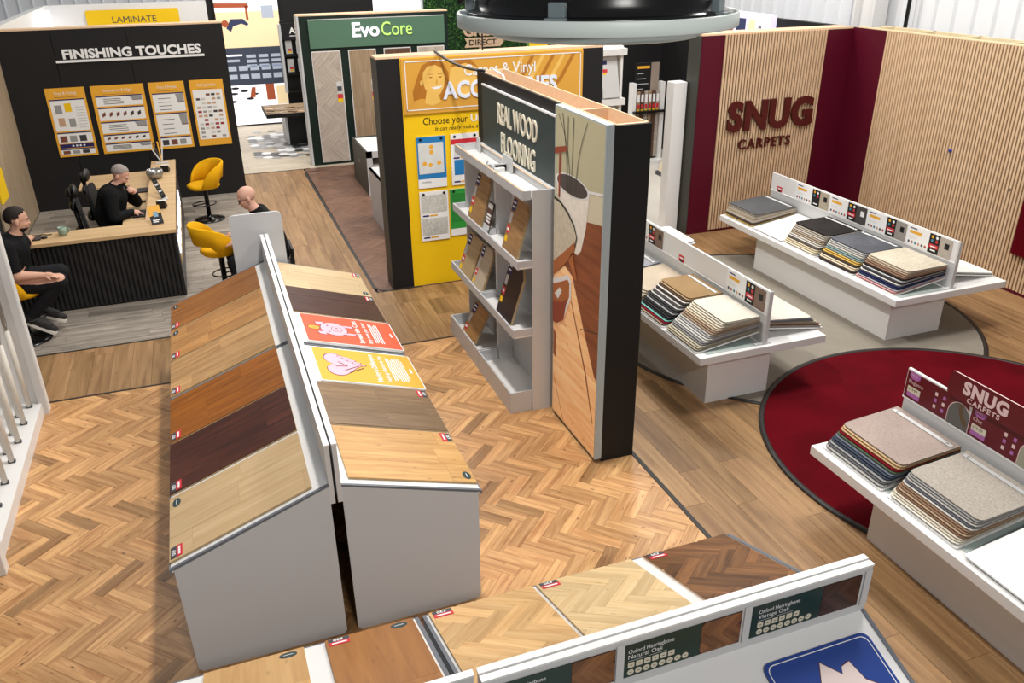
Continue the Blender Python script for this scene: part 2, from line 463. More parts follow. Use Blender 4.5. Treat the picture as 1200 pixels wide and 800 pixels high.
for q in hexm:
    hb = MB(); hb.prism(ell(0, 0, .14, .14, 6), 0, .004, q); hm.append(hb.mesh('hexagon_tile'))
for i in range(9):
    for j in range(15):
        x = 1.25+i*.215*1.0; y = 22.6+j*.25+(i % 2)*.125
        edge = (i < 3 and j > 2 and r.random() < .45) or (j > 11 and r.random() < .5) or (j < 2 and r.random() < .4)
        if edge: continue
        o = obj('hexagon_tile', r.choice(hm), hexroot); o.location = (x, y, .0015)

# round carpets
beigec = carpet('beige_carpet', (138, 131, 120), 180, .05)
redc = carpet('crimson_carpet', (86, 3, 15), 160, .22)
def roundrug(x, y, r, z, m, label, edge):
    o = thing('round_carpet', label, 'carpet', (x, y, 0))
    b = MB(); b.prism(ell(0, 0, r-.06, r-.06, 96), .001, z, m); b.build('pile', o)
    b = MB(); b.lathe([(r-.06, .001), (r-.055, z+.004), (r, z+.004), (r, .001)], edge, 96, cap=False); b.build('edging', o, label=None)
roundrug(7.5, 9.15, 2.74, .010, beigec, 'round beige carpet with dark edging under the two far white tables', edging)
roundrug(7.45, 5.45, 2.38, .022, redc, 'round crimson carpet with dark edging in front of the beige one', edging)

# ---- walls
def wallbox(name, a, bb, m, top=None, front=None):
    b = MB(); b.box(a, bb, m)
    if top: b.box((a[0], a[1], bb[2]), (bb[0], bb[1], bb[2]+.02), top)
    return struct(b.build(name))
# dark display wall on the left
fw_ = thing('display_partition', 'black partition wall lettered FINISHING TOUCHES with four yellow boards', 'partition', (0, 19.45, 0))
b = MB()
for x0, x1 in ((-3.55, -2.57), (-2.562, -1.19), (-1.182, .69)): b.box((x0, 0, 0), (x1, .35, 3.58), blackw, .004)
b.build('panel', fw_); b = MB(); b.box((-3.55, -.0, 3.58), (.69, .35, 3.61), mdf); b.build('top_edge', fw_, label='raw wood top edge')
b = MB(); M = FRONT(0, -.001, 0)
b.text('FINISHING TOUCHES', -2.42, 3.03, .17, whitep, .005, 2.62, depth=.03, bold=.035, M=M)
b.box((-2.56, 2.955, .002), (.25, 3.0, .035), whitep, M=M); b.build('lettering', fw_, label='raised white letters on a white bar')
def poster(x0, x1, z0, z1, label, head, bands, seed):
    o = thing('wall_board', label, 'poster', M=FRONT((x0+x1)/2, 19.44, z0), group='yellow boards on the black partition')
    w = (x1-x0)/2; h = z1-z0; r = random.Random(seed)
    b = MB(); b.box((-w, 0, 0), (w, h, .012), amber); b.build('board', o)
    b = MB(); b.text(head, 0, h-.13, .055, whitep, .0135, align='c', w=w*1.1)
    b.rect(-w*.6, h-.185, w*.6, h-.18, .0135, navy)
    cols = [(60, 58, 60), (120, 70, 56), (150, 150, 150), (196, 160, 130), (150, 40, 50), (60, 130, 170), (205, 205, 200)]
    for (f0, f1, kind) in bands:
        ya, yb = h*f0, h*f1
        b.rect(-w*.88, ya, w*.88, yb, .013, whitep)
        if kind != 'g': b.rect(-w*.88, yb-.025, w*.88, yb, .0135, navy)
        H = yb-ya
        if kind == 'l':
            for q in range(4):
                y = ya+.04+q*(H-.08)/4
                b.rect(-w*.6, y, w*(.05+.1*r.random()), y+.012, .0138, mat('pc0', cols[0], .6))
            b.flat([(w*.4, yb-.03), (w*.86, yb-.03), (w*.86, yb-.5*H), (w*.5, yb-.55*H)], .0138, mat('pc2', cols[2], .6))
            b.rect(w*.5, yb-.55*H, w*.86, yb-.5*H, .0139, mat('pc1', cols[1], .6))
        if kind == 's':
            for q in range(6):
                x = -w*.76+q*w*.27
                b.flat([(x, ya+H*.25), (x+w*.13, ya+H*.4), (x+w*.13, ya+H*.68), (x, ya+H*.53)], .0138, mat('pc%d' % (0 if q > 3 else 1), cols[0 if q > 3 else 1], .6))
        if kind == 'q':
            for (x, y, c, s) in ((-.7, .55, 2, .3), (-.2, .6, 9, .3), (-.65, .15, 3, .28), (-.12, .12, 2, .28)):
                b.rect(w*x, ya+H*y, w*(x+s+.05), ya+H*(y+.27), .0138, yellow if c == 9 else mat('pc%d' % c, cols[c], .6))
            for q in range(8): b.rect(w*.35, ya+H*(.1+q*.09), w*.8, ya+H*(.1+q*.09)+.007, .0138, mat('pc2', cols[2], .6))
        if kind == 'g':
            for q in range(5):
                for t in range(11):
                    if r.random() < .8:
                        c = r.choice([0, 2, 3, 3, 6, 4, 1, 2])
                        b.rect(w*(-.75+q*.31), ya+H*(.03+t*.085), w*(-.75+q*.31+.23), ya+H*(.03+t*.085+.045), .0138, mat('pc%d' % c, cols[c], .6))
        if kind == 'p':
            for q in range(3): b.rect(w*(-.78+q*.5), ya+H*.12, w*(-.78+q*.5+.36), ya+H*.68, .0138, mat('pc%d' % (0, 1, 2)[(q+seed) % 3], cols[(0, 1, 2)[(q+seed) % 3]], .6))
        if kind == 'n': b.rect(-w*.88, ya, w*.88, yb, .0137, navy); [b.disc(-w*.2+q*.07, (ya+yb)/2, .02, .014, whitep) for q in range(4)]
    b.build('print', o)
    return o
poster(-2.90, -2.17, 1.10, 2.48, 'leftmost yellow board with a yellow square sample picture', 'Prep & Fitting', [(.38, .84, 'q'), (.2, .36, 'p'), (.13, .19, 'n'), (.03, .12, 'p')], 1)
poster(-2.06, -1.05, 1.10, 2.48, 'widest yellow board, second from left, with five banded rows', 'Accessories & Edges', [(.7, .85, 'l'), (.49, .68, 's'), (.3, .47, 'l'), (.17, .28, 's'), (.03, .15, 'l')], 2)
poster(-.955, -.255, 1.10, 2.48, 'third yellow board showing rows of slanting trim bars', 'Trims & Profiles', [(.56, .84, 'l'), (.2, .54, 'l'), (.04, .18, 'p')], 3)
poster(-.15, .53, 1.10, 2.48, 'rightmost yellow board with a grid of small coloured swatches', 'Finishing Products', [(.1, .85, 'g')], 4)

# beige side wall at far left, dark board before it
b = MB(); b.box((-3.85, 16.2, 0), (-3.55, 19.45, 3.58), beige_lam); struct(b.build('wall_left'))
b = MB(); b.box((-3.85, 11.5, 0), (-3.57, 16.18, 3.58), blackw); o = struct(b.build('wall_left'))
b = MB(); b.prism(rrect(0, 0, .62, .5, .04), 0, .02, yellow, frame((-3.30, 15.95, 1.22), (0, -1, 0), (0, 0, 1))); tag(b.build('wall_sign'), 'yellow panel corner at the left picture edge above the young man', 'sign')

# white laminate room behind
b = MB(); b.box((-3.62, 27.4, 0), (.62, 27.6, 3.6), white); b.box((-3.62, 27.4, 3.6), (.62, 27.6, 3.62), white); struct(b.build('wall_back'))
b = MB(); b.box((-3.8, 19.85, 0), (-3.62, 27.6, 3.6), white); struct(b.build('wall_left'))
b = MB(); b.box((-3.6, 25.6, 2.6), (-3.45, 27.2, 3.5), glowwhite); tag(b.build('light_box'), 'bright white lit panel in the corner above the black partition', 'light box')
o = thing('hanging_sign', 'yellow sign lettered LAMINATE on the white wall', 'sign', M=FRONT(-2.6, 27.38, 2.5))
b = MB(); b.prism(rrect(0, 0, 2.44, .96, .05), 0, .03, yellow); b.build('board', o)
b = MB(); b.text('LAMINATE', .66, .62, .165, trimg, .032, 1.16); b.build('lettering', o)

# black wall with the large room picture
b = MB(); b.box((.62, 27.4, 0), (5.5, 27.6, 4.3), blackw); struct(b.build('wall_back'))
o = thing('lit_picture_panel', 'tall backlit panel with a room photo above dark text and white floor', 'poster', M=FRONT(.78, 27.37, 0))
b = MB(); b.box((0, .03, -.0), (1.9, 3.8, .03), black); b.build('frame', o)
rm = [mat('ph_floor', (232, 210, 168), .5, emit=.5), mat('ph_white', (248, 248, 252), .5, emit=.75), mat('ph_rust', (168, 84, 52), .5, emit=.3), mat('ph_blue', (54, 62, 96), .5, emit=.2), mat('ph_slate', (60, 68, 84), .5, emit=.25), mat('ph_text', (170, 178, 192), .5, emit=.4), mat('ph_dark', (40, 34, 48), .5, emit=.1)]
b = MB(); b.rect(.05, 2.3, 1.85, 3.8, .031, rm[0]); b.rect(.05, 3.3, 1.85, 3.8, .032, rm[1])
b.flat([(.05, 3.55), (1.0, 3.52), (1.02, 3.4), (.05, 3.42)], .033, rm[2]); b.rect(.9, 3.05, .97, 3.45, .033, rm[2]); b.rect(1.35, 3.1, 1.7, 3.45, .033, rm[5])
b.flat([(.3, 2.85), (.45, 3.1), (.8, 3.1), (.95, 2.95), (.9, 2.9), (.75, 2.97), (.5, 2.9), (.42, 2.75)], .034, rm[3]); b.disc(.28, 2.98, .1, .035, rm[2])
b.rect(.05, 1.22, 1.85, 2.3, .033, rm[4])
for i in range(3):
    for j in range(3): b.rect(.75+i*.36, 1.95-j*.14+.05, 1.03+i*.36, 2.04-j*.14+.05, .034, rm[5])
for i in range(5):
    for j in range(2): b.rect(.16+i*.33, 1.4+j*.24, .42+i*.33, 1.54+j*.24, .034, rm[5])
b.rect(.12, 2.06, .64, 2.11, .034, rm[1]); b.rect(.12, 1.9, .55, 1.97, .034, rm[5])
b.rect(.05, .05, 1.85, 1.22, .033, rm[1]); b.rect(1.2, .75, 1.45, 1.22, .034, rm[2]); b.rect(1.5, .6, 1.85, 1.15, .034, rm[0])
for (x, y) in ((.25, .98), (.55, 1.05), (.2, .75), (.7, .82), (.3, 1.14), (.85, .95)): b.disc(x, y, .12, .035, rm[6], ry=.035)
b.flat([(.7, .85), (.78, 1.15), (.9, 1.15), (.86, .85)], .036, rm[2]); b.build('picture', o)

# corrugated cladding of the hall
clad = mat('white_corrugated_steel', (232, 234, 238), .5, .4)
cladg = mat('grey_corrugated_steel', (160, 164, 170), .5, .4)
def cladding(name, p0, p1, z0, z1, m, pitch=.42):
    a, c = Vector(p0), Vector(p1); L = (c-a).length; d = (c-a)/L; n = Vector((-d.y, d.x)); b = MB(); k = int(L/pitch)
    pts = []
    for i in range(k):
        t = i*pitch
        for u, q in ((0, 0), (pitch*.78, 0), (pitch*.84, .05), (pitch*.94, .05)): pts.append(a+d*(t+u)+n*q)
    lo = [b.bm.verts.new((p.x, p.y, z0)) for p in pts]; hi = [b.bm.verts.new((p.x, p.y, z1)) for p in pts]
    b._fin([b.bm.faces.new((lo[i], lo[i+1], hi[i+1], hi[i])) for i in range(len(lo)-1)], m, None)
    return struct(b.build(name))
cladding('wall_right', (12.55, 1), (12.55, 33), 0, 8.5, clad)
cladding('wall_back', (12.55, 33), (-8, 33), 0, 8.5, clad)
cladding('wall_left', (-7, 33), (-7, 3), 0, 8.5, cladg, .5)
for i, (x, y) in enumerate(((12.28, 13.6), (-6.6, 27), (12.3, 24))):
    b = MB(); b.box((x-.16, y-.28, 0), (x+.16, y-.22, 8.5), white); b.box((x-.16, y+.22, 0), (x+.16, y+.28, 8.5), white); b.box((x-.04, y-.22, 0), (x+.04, y+.22, 8.5), white)
    struct(b.build('trim_%d' % (50+i)))
b = MB(); b.tube([(12.38, 12.75, 0), (12.38, 12.75, 8.5)], .04, black, 6); struct(b.build('trim_55'))
# lit white panels beyond the green partition
o = thing('light_box', 'pair of bright white lit panels behind the green partition', 'light box', M=FRONT(5.75, 29, 2.4))
for i in range(2):
    b = MB(); b.box((i*.83, 0, 0), (i*.83+.81, 2.2, .05), glowwhite); b.build('lit_panel', o)

# hedge wall with wooden sign
leafm = [mat('leaf_dark', (20, 60, 22), .6), mat('leaf_mid', (44, 96, 36), .6), mat('leaf_light', (84, 132, 54), .6)]
o = thing('artificial_hedge', 'green artificial hedge wall behind the yellow accessories partition', 'hedge', (9.6, 26.3, 0))
b = MB(); b.box((-2.75, .06, 0), (2.8, .2, 4.4), leafm[0]); b.build('backing', o)
b = MB(); r = random.Random(5)
for i in range(9000):
    x = r.uniform(-2.75, 2.8); z = r.uniform(1.2, 4.4); s = r.uniform(.025, .05); y = r.uniform(-.06, .06)
    M = Matrix.Translation((x, y, z)) @ Matrix.Rotation(r.uniform(-.9, .9)+R(90), 4, 'X') @ Matrix.Rotation(r.uniform(-.9, .9), 4, 'Y') @ Matrix.Rotation(r.uniform(0, 6.28), 4, 'Z')
    b.flat([(-s, 0), (0, -s*.5), (s, 0), (0, s*.5)], 0, leafm[r.choice((0, 1, 1, 2))], M)
b.build('foliage', o, kind='stuff')
o = thing('wooden_sign', 'pale wooden lettering with arrow board on the hedge wall', 'sign', M=FRONT(8.05, 26.15, 2.1))
b = MB(); b.text('Grass', -.05, .34, .30, mdf, .0, 1.05, depth=.05, bold=.035); b.build('lettering', o)
b = MB(); b.prism([(-.02, 0), (1.15, -.0), (1.27, .14), (1.15, .28), (-.02, .28), (.06, .14)], 0, .04, mdf); b.build('arrow_board', o)
b = MB(); b.text('DIRECT', .12, .06, .16, black, .042, .9, bold=.02); b.build('lettering', o, label='black letters')
b = MB(); b.box((.45, -2.1, -.02), (.55, 0, .02), mdf); b.build('post', o)

# ================================================================== PARTITIONS
# green partition
greend = mat('deep_green_paint', (12, 32, 27), .5, .3)
greens = mat('sage_green_sign', (84, 118, 98), .5, .3)
o = thing('display_partition', 'deep green partition with pale green sign and tall floor samples', 'partition', (0, 21.3, 0))
b = MB(); b.box((2.44, 0, 0), (6.12, .45, 3.52), greend); b.build('panel', o)
b = MB(); b.box((2.44, 0, 3.52), (6.12, .45, 3.55), mdf); b.build('top_edge', o)
b = MB(); b.box((2.43, -.012, 0), (2.475, .46, 3.53), grey); b.build('edge_strip', o)
b = MB(); b.box((2.68, -.06, 2.8), (6.01, 0, 3.44), greens); b.box((2.68, -.062, 3.43), (6.01, 0, 3.445), ltgrey); b.build('sign_board', o)
ml = mat('letter_lime', (190, 236, 120), .5, emit=.4)
b = MB(); M = FRONT(0, -.062); b.text('Evo', 3.71, 3.03, .31, mat('letter_lilac', (250, 238, 252), .5, emit=.8), .002, .66, depth=.02, bold=.02, M=M)
b.text('Core', 4.42, 3.03, .31, ml, .002, .76, depth=.02, M=M); b.build('lettering', o, label='glowing white and lime letters')
pw = wood('pale_grey_oak', (196, 184, 172), (168, 154, 142), .45, .14, .1)
sw = wood('sand_oak', (176, 152, 124), (142, 118, 92), .45, .12, .3)
bw = wood('umber_oak', (110, 80, 62), (78, 54, 42), .45, .12, .2)
for (x0, x1, z0, z1, m, kind, lab) in ((2.69, 3.385, .07, 2.73, pw, 'h', 'tall pale grey herringbone sample, leftmost on the green partition'), (3.575, 4.25, .45, 2.73, sw, 'p', 'tall sand plank sample, second from left on the green partition'), (4.45, 5.13, .45, 2.73, bw, 'p', 'dark brown sample top peeping over the yellow partition'), (5.3, 5.99, .45, 2.73, pw, 'p', 'pale sample top, rightmost on the green partition')):
    t = thing('floor_sample_panel', lab, 'sample panel', M=FRONT(x0, 21.28, z0))
    w, h = x1-x0, z1-z0
    b = MB(); b.box((0, 0, 0), (w, h, .012), white); b.build('backing', t)
    pc = herring(.02, .02, w-.02, h-.02, .16, 4, R(-45), w*.0, .0) if kind == 'h' else rows(.02, .02, w-.02, h-.02, .22, 1.6, 'y')
    lay(t, 'herringbone_block' if kind == 'h' else 'plank', 'blocks', m, pc, (.02, .02, w-.02, h-.02), th=.012, gap=.004, top=.024, limit=60)
    if x0 < 4:
        b = MB(); b.rect(w-.17, h-1.0, w-.04, h-.72, .028, ltgrey); b.rect(w-.17, h-1.12, w-.04, h-1.02, .028, redp); b.rect(w-.17, h-1.2, w-.04, h-1.12, .028, yellow); b.rect(w-.16, h-.95, w-.05, h-.83, .029, trimg); b.build('label_stickers', t)
# stand with lit A panel behind it
o = thing('sample_rack', 'dark rack headed AS with small pale swatches beside the green partition', 'rack', M=FRONT(2.12, 25.7, 0))
b = MB(); b.box((.3, 1.15, -.3), (.36, 3.02, 0), grey); b.box((.36, 0, -.3), (1.4, 3.1, -.2), black); b.build('frame', o)
b = MB(); b.box((.36, 2.6, -.2), (1.4, 3.05, -.02), blackw); b.build('header', o)
b = MB(); b.text('AS', .58, 2.78, .15, whitep, -.018, .26, bold=.03); b.rect(.58, 2.7, .85, 2.72, -.018, whitep); b.build('lettering', o)
for i in range(3):
    b = MB(); b.box((.36, 1.15+i*.5, -.2), (1.4, 1.19+i*.5, 0), black); b.build('shelf', o)
for i in range(2):
    for j in range(2): b = MB(); b.box((.44+i*.3, 1.72+j*.5, -.15), (.62+i*.3, 2.08+j*.5, -.1), ltgrey); b.rect(.5+i*.3, 1.8+j*.5, .6+i*.3, 1.86+j*.5, -.098, redp); b.rect(.5+i*.3, 1.74+j*.5, .6+i*.3, 1.79+j*.5, -.098, yellow); b.build('swatch', o)
# dark table with loose samples
o = thing('sample_table', 'black table scattered with small floor samples beyond the partitions', 'table', (2.3, 24.6, 0))
b = MB(); b.box((-.66, -.8, .8), (1.0, .8, .9), blackw); b.build('tabletop', o)
b = MB(); b.box((-.1, -.5, 0), (.9, .5, .8), blackw); b.box((-.16, -.52, 0), (-.1, .5, .8), grey); b.build('pedestal', o)
mats_ = [sw, pw, bw, mdf, whitep, bw, sw]
for i in range(16):
    b = MB(); b.box((-.12, -.05, 0), (.12, .05, .015), mats_[i % 7]); q = b.build('floor_swatch', None)
    q.location = (2.3-.5+(i % 5)*.28, 24.6-.6+(i//5)*.34, .905); q.rotation_euler = (0, 0, random.uniform(-1, 1))
    tag(q, 'small floor swatch lying loose on the far black table', 'sample', 'loose swatches on the far black table')
b = MB(); b.box((-.64, -.76, .901), (.98, .76, .904), sw); b.build('top_print', o)
# low unit between the partitions
o = thing('sample_bin', 'grey low bin with white top standing by the green partition', 'bin', (3.2, 17.95, 0))
b = MB(); b.box((0, 0, 0), (.04, 1.7, .98), bronze); b.box((1.6, 0, 0), (1.64, 1.7, .98), bronze); b.box((0, 1.66, 0), (1.64, 1.7, .98), bronze)
b.box((0, -.001, 0), (.13, .03, .98), grey); b.box((0, -.001, .84), (1.64, .03, .98), grey); b.build('casing', o)
b = MB(); b.box((.04, .03, .9), (1.6, 1.66, .95), white); b.build('lid', o)
for i in range(3): b = MB(); b.box((.14, .1, .2+i*.2), (1.55, 1.4, .24+i*.2), white); b.build('shelf', o)
b = MB(); b.text('Evo', -.38, 0, .1, ltgrey, 0.003, M=frame((0, .7, .56), (0, -1, 0), (0, 0, 1))); b.build('lettering', o)
b = MB(); b.box((0, 0, 0), (.05, 1.45, 1.0), grey); b.box((0, 0, 0), (1.5, .04, 1.0), grey); b.prism([(0, 0), (1.5, 0), (1.5, 1.45), (0, 1.45)], .98, 1.0, grey)
q = b.build('sample_plinth'); q.location = (2.96, 15.0, 0); tag(q, 'plain pale grey plinth half behind the yellow partition', 'plinth')

# yellow partition
o = thing('display_partition', 'yellow accessories partition with golden photo header and black ends', 'partition', (0, 12.35, 0))
b = MB(); b.box((2.46, .0, 0), (2.80, .36, 3.53), blackw); b.box((5.70, 0, 0), (6.06, .36, 3.53), blackw); b.build('end_post', o)
b = MB(); b.box((2.45, 0.003, 0), (2.46, .36, 3.53), bronze); b.build('edge_strip', o)
b = MB(); b.box((2.80, .0, 0), (5.70, .36, 3.53), yellow); b.build('panel', o)
b = MB(); b.box((2.45, 0, 3.53), (6.06, .36, 3.56), mdf); b.build('top_edge', o)
gold = mat('gold_print', (214, 158, 62), .5); gold2 = mat('gold_print_dark', (176, 112, 34), .5); gold3 = mat('gold_print_light', (232, 186, 96), .5)
b = MB(); b.box((2.81, -.03, 2.73), (5.70, 0, 3.52), gold); b.build('header_board', o)
M = FRONT(0, -.031); b = MB()
# portrait of a smiling woman beside a man, printed in gold tones (woman's hair, face, neck, top; man's head)
b.flat([(2.98, 2.86), (2.96, 3.05), (3.05, 3.28), (3.12, 3.42), (3.28, 3.49), (3.44, 3.44), (3.52, 3.3), (3.52, 3.1), (3.46, 2.92), (3.42, 2.86)], .001, gold2, M)
b.flat([(2.84, 2.77), (2.9, 2.9), (3.08, 2.95), (3.3, 2.93), (3.5, 2.9), (3.7, 2.77)], .0015, gold, M)
b.flat([(3.14, 2.88), (3.17, 3.05), (3.36, 3.0), (3.38, 2.88), (3.26, 2.84)], .002, gold3, M)
b.flat([(3.12, 3.2), (3.13, 3.32), (3.2, 3.4), (3.32, 3.42), (3.42, 3.36), (3.46, 3.24), (3.44, 3.1), (3.38, 3.0), (3.3, 2.965), (3.21, 3.0), (3.15, 3.09)], .003, gold3, M)
b.disc(3.10, 3.17, .022, .0035, gold3, M, ry=.04)
for x in (3.245, 3.39): b.disc(x, 3.245, .026, .004, gold2, M, ry=.01); b.rect(x-.035, 3.285, x+.035, 3.293, .004, gold2, M)
b.flat([(3.31, 3.15), (3.35, 3.15), (3.335, 3.24)], .004, gold, M)
b.flat([(3.24, 3.10), (3.3, 3.075), (3.37, 3.08), (3.42, 3.12), (3.35, 3.112), (3.3, 3.11)], .004, whitep, M)
b.flat([(3.52, 3.2), (3.56, 3.38), (3.66, 3.46), (3.82, 3.46), (3.93, 3.36), (3.95, 3.18), (3.86, 3.0), (3.72, 2.93), (3.58, 3.0)], .001, gold3, M)
b.flat([(3.55, 3.36), (3.62, 3.47), (3.84, 3.49), (3.97, 3.36), (3.9, 3.38), (3.78, 3.42)], .0015, gold2, M)
for i in range(6): b.flat([(4.2+i*.17, 2.8), (4.5+i*.17, 3.1), (4.72+i*.17, 3.47), (4.66+i*.17, 3.47), (4.44+i*.17, 3.12), (4.14+i*.17, 2.8)], .001, gold2 if i % 2 else gold3, M)
b.build('portrait_print', o)
b = MB()
for (x0, y0, x1, y1) in ((2.86, 3.47, 5.66, 3.485), (2.86, 2.785, 5.66, 2.80), (2.86, 2.785, 2.872, 3.485), (5.648, 2.785, 5.66, 3.485)): b.rect(x0, y0, x1, y1, .005, whitep, M)
b.text('Carpet & Vinyl', 3.76, 3.24, .155, whitep, .006, 1.14, M=M, bold=.01)
b.text('ACCESSORIES', 3.42, 2.93, .235, mat('letter_iceblue', (226, 232, 246), .4), .006, 1.84, M=M, bold=.03, depth=.012)
M = FRONT(0, -.001)
b.text('Choose your', 3.10, 2.56, .105, black, .002, .70, M=M); b.text('Underlay', 3.85, 2.56, .105, whitep, .002, .6, M=M, bold=.025)
b.text('It can really make a huge difference', 3.28, 2.46, .06, black, .002, 1.25, M=M, slant=.25); b.build('lettering', o)
blue = mat('blue_card', (36, 122, 186), .5); greenc = mat('green_card', (46, 150, 60), .5); fleck = carpet('flecked_underlay', (196, 196, 190), 46, .2, .8); foil = mat('foil_sheet', (214, 216, 214), .3, noise=.06, nscale=12)
def ucard(x0, x1, z0, z1, lab, kind):
    t = thing('underlay_card', lab, 'sample card', M=FRONT(x0, 12.345, z0)); w, h = x1-x0, z1-z0
    b = MB(); b.box((0, 0, 0), (w, h, .014), whitep); b.build('card', t); b = MB()
    if kind == 'blue':
        b.rect(0, h*.18, w, h, .0145, blue); b.rect(w*.05, h*.28, w*.92, h*.88, .018, foil); b.text('Underlay', .05, h*.1, .03, black, .0155)
        for (x, y) in ((.45, .45), (.25, .48), (.75, .48), (.5, .8), (.5, .7)): b.disc(w*x, h*y, .035, .019, amber, n=8)
    if kind == 'grey':
        b.rect(w*.05, h*.58, w*.95, h*.93, .018, fleck); b.rect(w*.05, h*.12, w*.95, h*.46, .018, fleck)
        for y in (.5, .05): b.rect(w*.08, h*y, w*.3, h*(y+.03), .0165, navy); b.rect(w*.33, h*y, w*.6, h*(y+.03), .0165, amber)
    if kind == 'red':
        b.rect(0, h*.8, w, h*.9, .0145, redp); b.rect(w*.1, h*.2, w*.9, h*.5, .0165, blue); b.rect(w*.1, h*.55, w*.9, h*.78, .0165, foil)
        for y in (.52, .05): b.rect(w*.08, h*y, w*.3, h*(y+.03), .0168, navy); b.rect(w*.33, h*y, w*.6, h*(y+.03), .0168, amber)
    if kind == 'green': b.rect(0, h*.15, w, h, .0145, greenc); b.rect(w*.05, h*.3, w*.95, h*.9, .017, mat('green_foam', (40, 130, 50), .9, noise=.1))
    b.build('sample_print', t); b = MB()
    for x in (.14, .86): b.disc(w*x, h*.95, .022, .02, black, n=10)
    b.build('fixing', t)
ucard(2.97, 3.425, 1.6, 2.386, 'blue framed underlay card on the yellow wall, left column top', 'blue')
ucard(3.51, 3.96, 1.6, 2.39, 'white underlay card with red band on the yellow wall, top right', 'red')
ucard(2.97, 3.43, .745, 1.54, 'underlay card with two flecked grey samples, below the blue one', 'grey')
ucard(3.46, 3.92, .78, 1.54, 'green underlay card half hidden behind the white shelf unit', 'green')

# tall partition with REAL WOOD FLOORING
o = thing('display_partition', 'black partition with open raw wood top lettered REAL WOOD FLOORING', 'partition', (0, 0, 0))
b = MB(); b.box((3.42, 6.69, 0), (3.44, 10.63, 3.535), blackw); b.box((3.77, 6.69, 0), (3.79, 10.63, 3.535), blackw); b.box((3.42, 6.68, 0), (3.79, 6.70, 3.535), blackw); b.box((3.42, 10.61, 0), (3.79, 10.63, 3.535), blackw); b.build('panel', o)
b = MB()
for y in (6.705, 7.5, 10.56): b.box((3.44, y, 3.0), (3.77, y+.04, 3.54), mdf)
b.box((3.44, 6.7, 3.3), (3.455, 10.6, 3.545), mdf); b.box((3.755, 6.7, 3.3), (3.77, 10.6, 3.545), mdf); b.box((3.44, 6.7, 3.2), (3.77, 10.6, 3.22), mdf); b.build('timber_frame', o)
slate = mat('slate_green_sign', (46, 62, 64), .45)
M = SIDE(3.42, 10.36)
b = MB(); b.box((0, 2.52, 0), (2.52, 3.40, .03), slate, M=M); b.build('sign_board', o)
b = MB(); b.box((0, 3.395, .005), (2.52, 3.415, .035), whitep, M=M); b.build('top_strip', o)
b = MB(); b.text('REAL WOOD', .61, 3.035, .235, cream, .031, 1.30, depth=.012, bold=.01, M=M); b.text('FLOORING', .73, 2.70, .235, cream, .031, 1.12, depth=.012, bold=.01, M=M); b.build('lettering', o)

# lit fabric picture on its near end
lbx = thing('picture_light_box', 'tall picture panel of vase and chair on orange wood floor', 'picture', M=SIDE(3.335, 7.84, .04))
b = MB(); b.box((0, 0, -.08), (1.16, 3.51, 0), mat('blue_grey_aluminium', (176, 188, 192), .4)); b.build('frame', lbx)
stemm = mat('pic_stem', (58, 54, 44), .6); pf = wood('picture_floor', (248, 204, 150), (222, 156, 98), .5, .12, .5, gs=.6); pfd = wood('picture_floor_far', (140, 78, 44), (100, 50, 28), .5, .1, .2, gs=.6)
b = MB(); W_, H_ = 1.145, 3.495
b.rect(.015, .015, W_, H_, .001, mat('pic_wall', (176, 169, 138), .6, emit=.15))
b.flat([(.015, .015), (W_, .015), (W_, 2.85), (.6, 2.78), (.015, 2.70)], .0015, mat('pic_skirt', (196, 186, 160), .6, emit=.15))
b.flat([(.015, .015), (W_, .015), (W_, 2.58), (.5, 2.47), (.015, 2.38)], .002, pfd)
b.flat([(.015, .015), (W_, .015), (W_, .93), (1.09, .96), (.79, 1.40), (.5, 1.85), (.3, 1.9), (.015, 1.7)], .0025, pf)
b.flat([(.02, .50), (.03, .50), (.34, .02), (.325, .02)], .003, pfd); b.flat([(.73, 1.345), (W_, 1.465), (W_, 1.475), (.73, 1.355)], .003, stemm)
b.flat([(.48, 1.56), (.5, 1.57), (.9, .9), (1.10, .40), (1.08, .40), (.86, .9)], .003, pfd)
b.flat([(.83, 2.81), (W_, 2.86), (W_, 2.885), (.83, 2.835)], .0028, whitep)
vz = mat('pic_vase', (238, 232, 220), .6, noise=.08, nscale=18); vin = mat('pic_vase_inside', (78, 70, 66), .6)
b.flat([(.05, 2.78), (.10, 2.62), (.30, 2.40), (.40, 2.16), (.46, 2.12), (.62, 2.12), (.70, 2.19), (.80, 2.45), (.86, 2.80)], .004, vz)
rim = lambda k: [(.45+k*(.41*math.cos(t)), 2.79+k*(.105*math.sin(t)+.045*math.cos(t)*.2)) for t in [i*2*math.pi/26 for i in range(26)]]
b.flat(rim(1), .005, whitep); b.flat([(x, y) for x, y in rim(.9)], .006, vin)
stem = stemm
for (x0, y0, x1, y1, x2, y2) in ((.40, 2.71, .42, 3.15, .10, 3.44), (.32, 2.71, .33, 3.1, .34, 3.45), (.43, 2.71, .46, 3.1, .47, 3.46), (.55, 2.73, .54, 3.1, .78, 3.46), (.36, 2.71, .30, 3.2, .20, 3.46)):
    P = [((1-t)**2*x0+2*t*(1-t)*x1+t*t*x2, (1-t)**2*y0+2*t*(1-t)*y1+t*t*y2) for t in [i/8 for i in range(9)]]
    b.flat([(x-.006, y) for x, y in P]+[(x+.006, y) for x, y in P[::-1]], .007, stem)
ch = mat('pic_chair_wood', (176, 104, 54), .5); cs = mat('pic_seat_weave', (206, 198, 176), .8, noise=.12, nscale=30); rust = mat('pic_rust', (150, 70, 44), .6)
b.flat([(.015, 3.02), (.32, 3.11), (.32, 3.16), (.015, 3.09)], .008, rust); b.flat([(.12, 2.60), (.16, 2.60), (.18, 3.06), (.13, 3.05)], .008, rust)
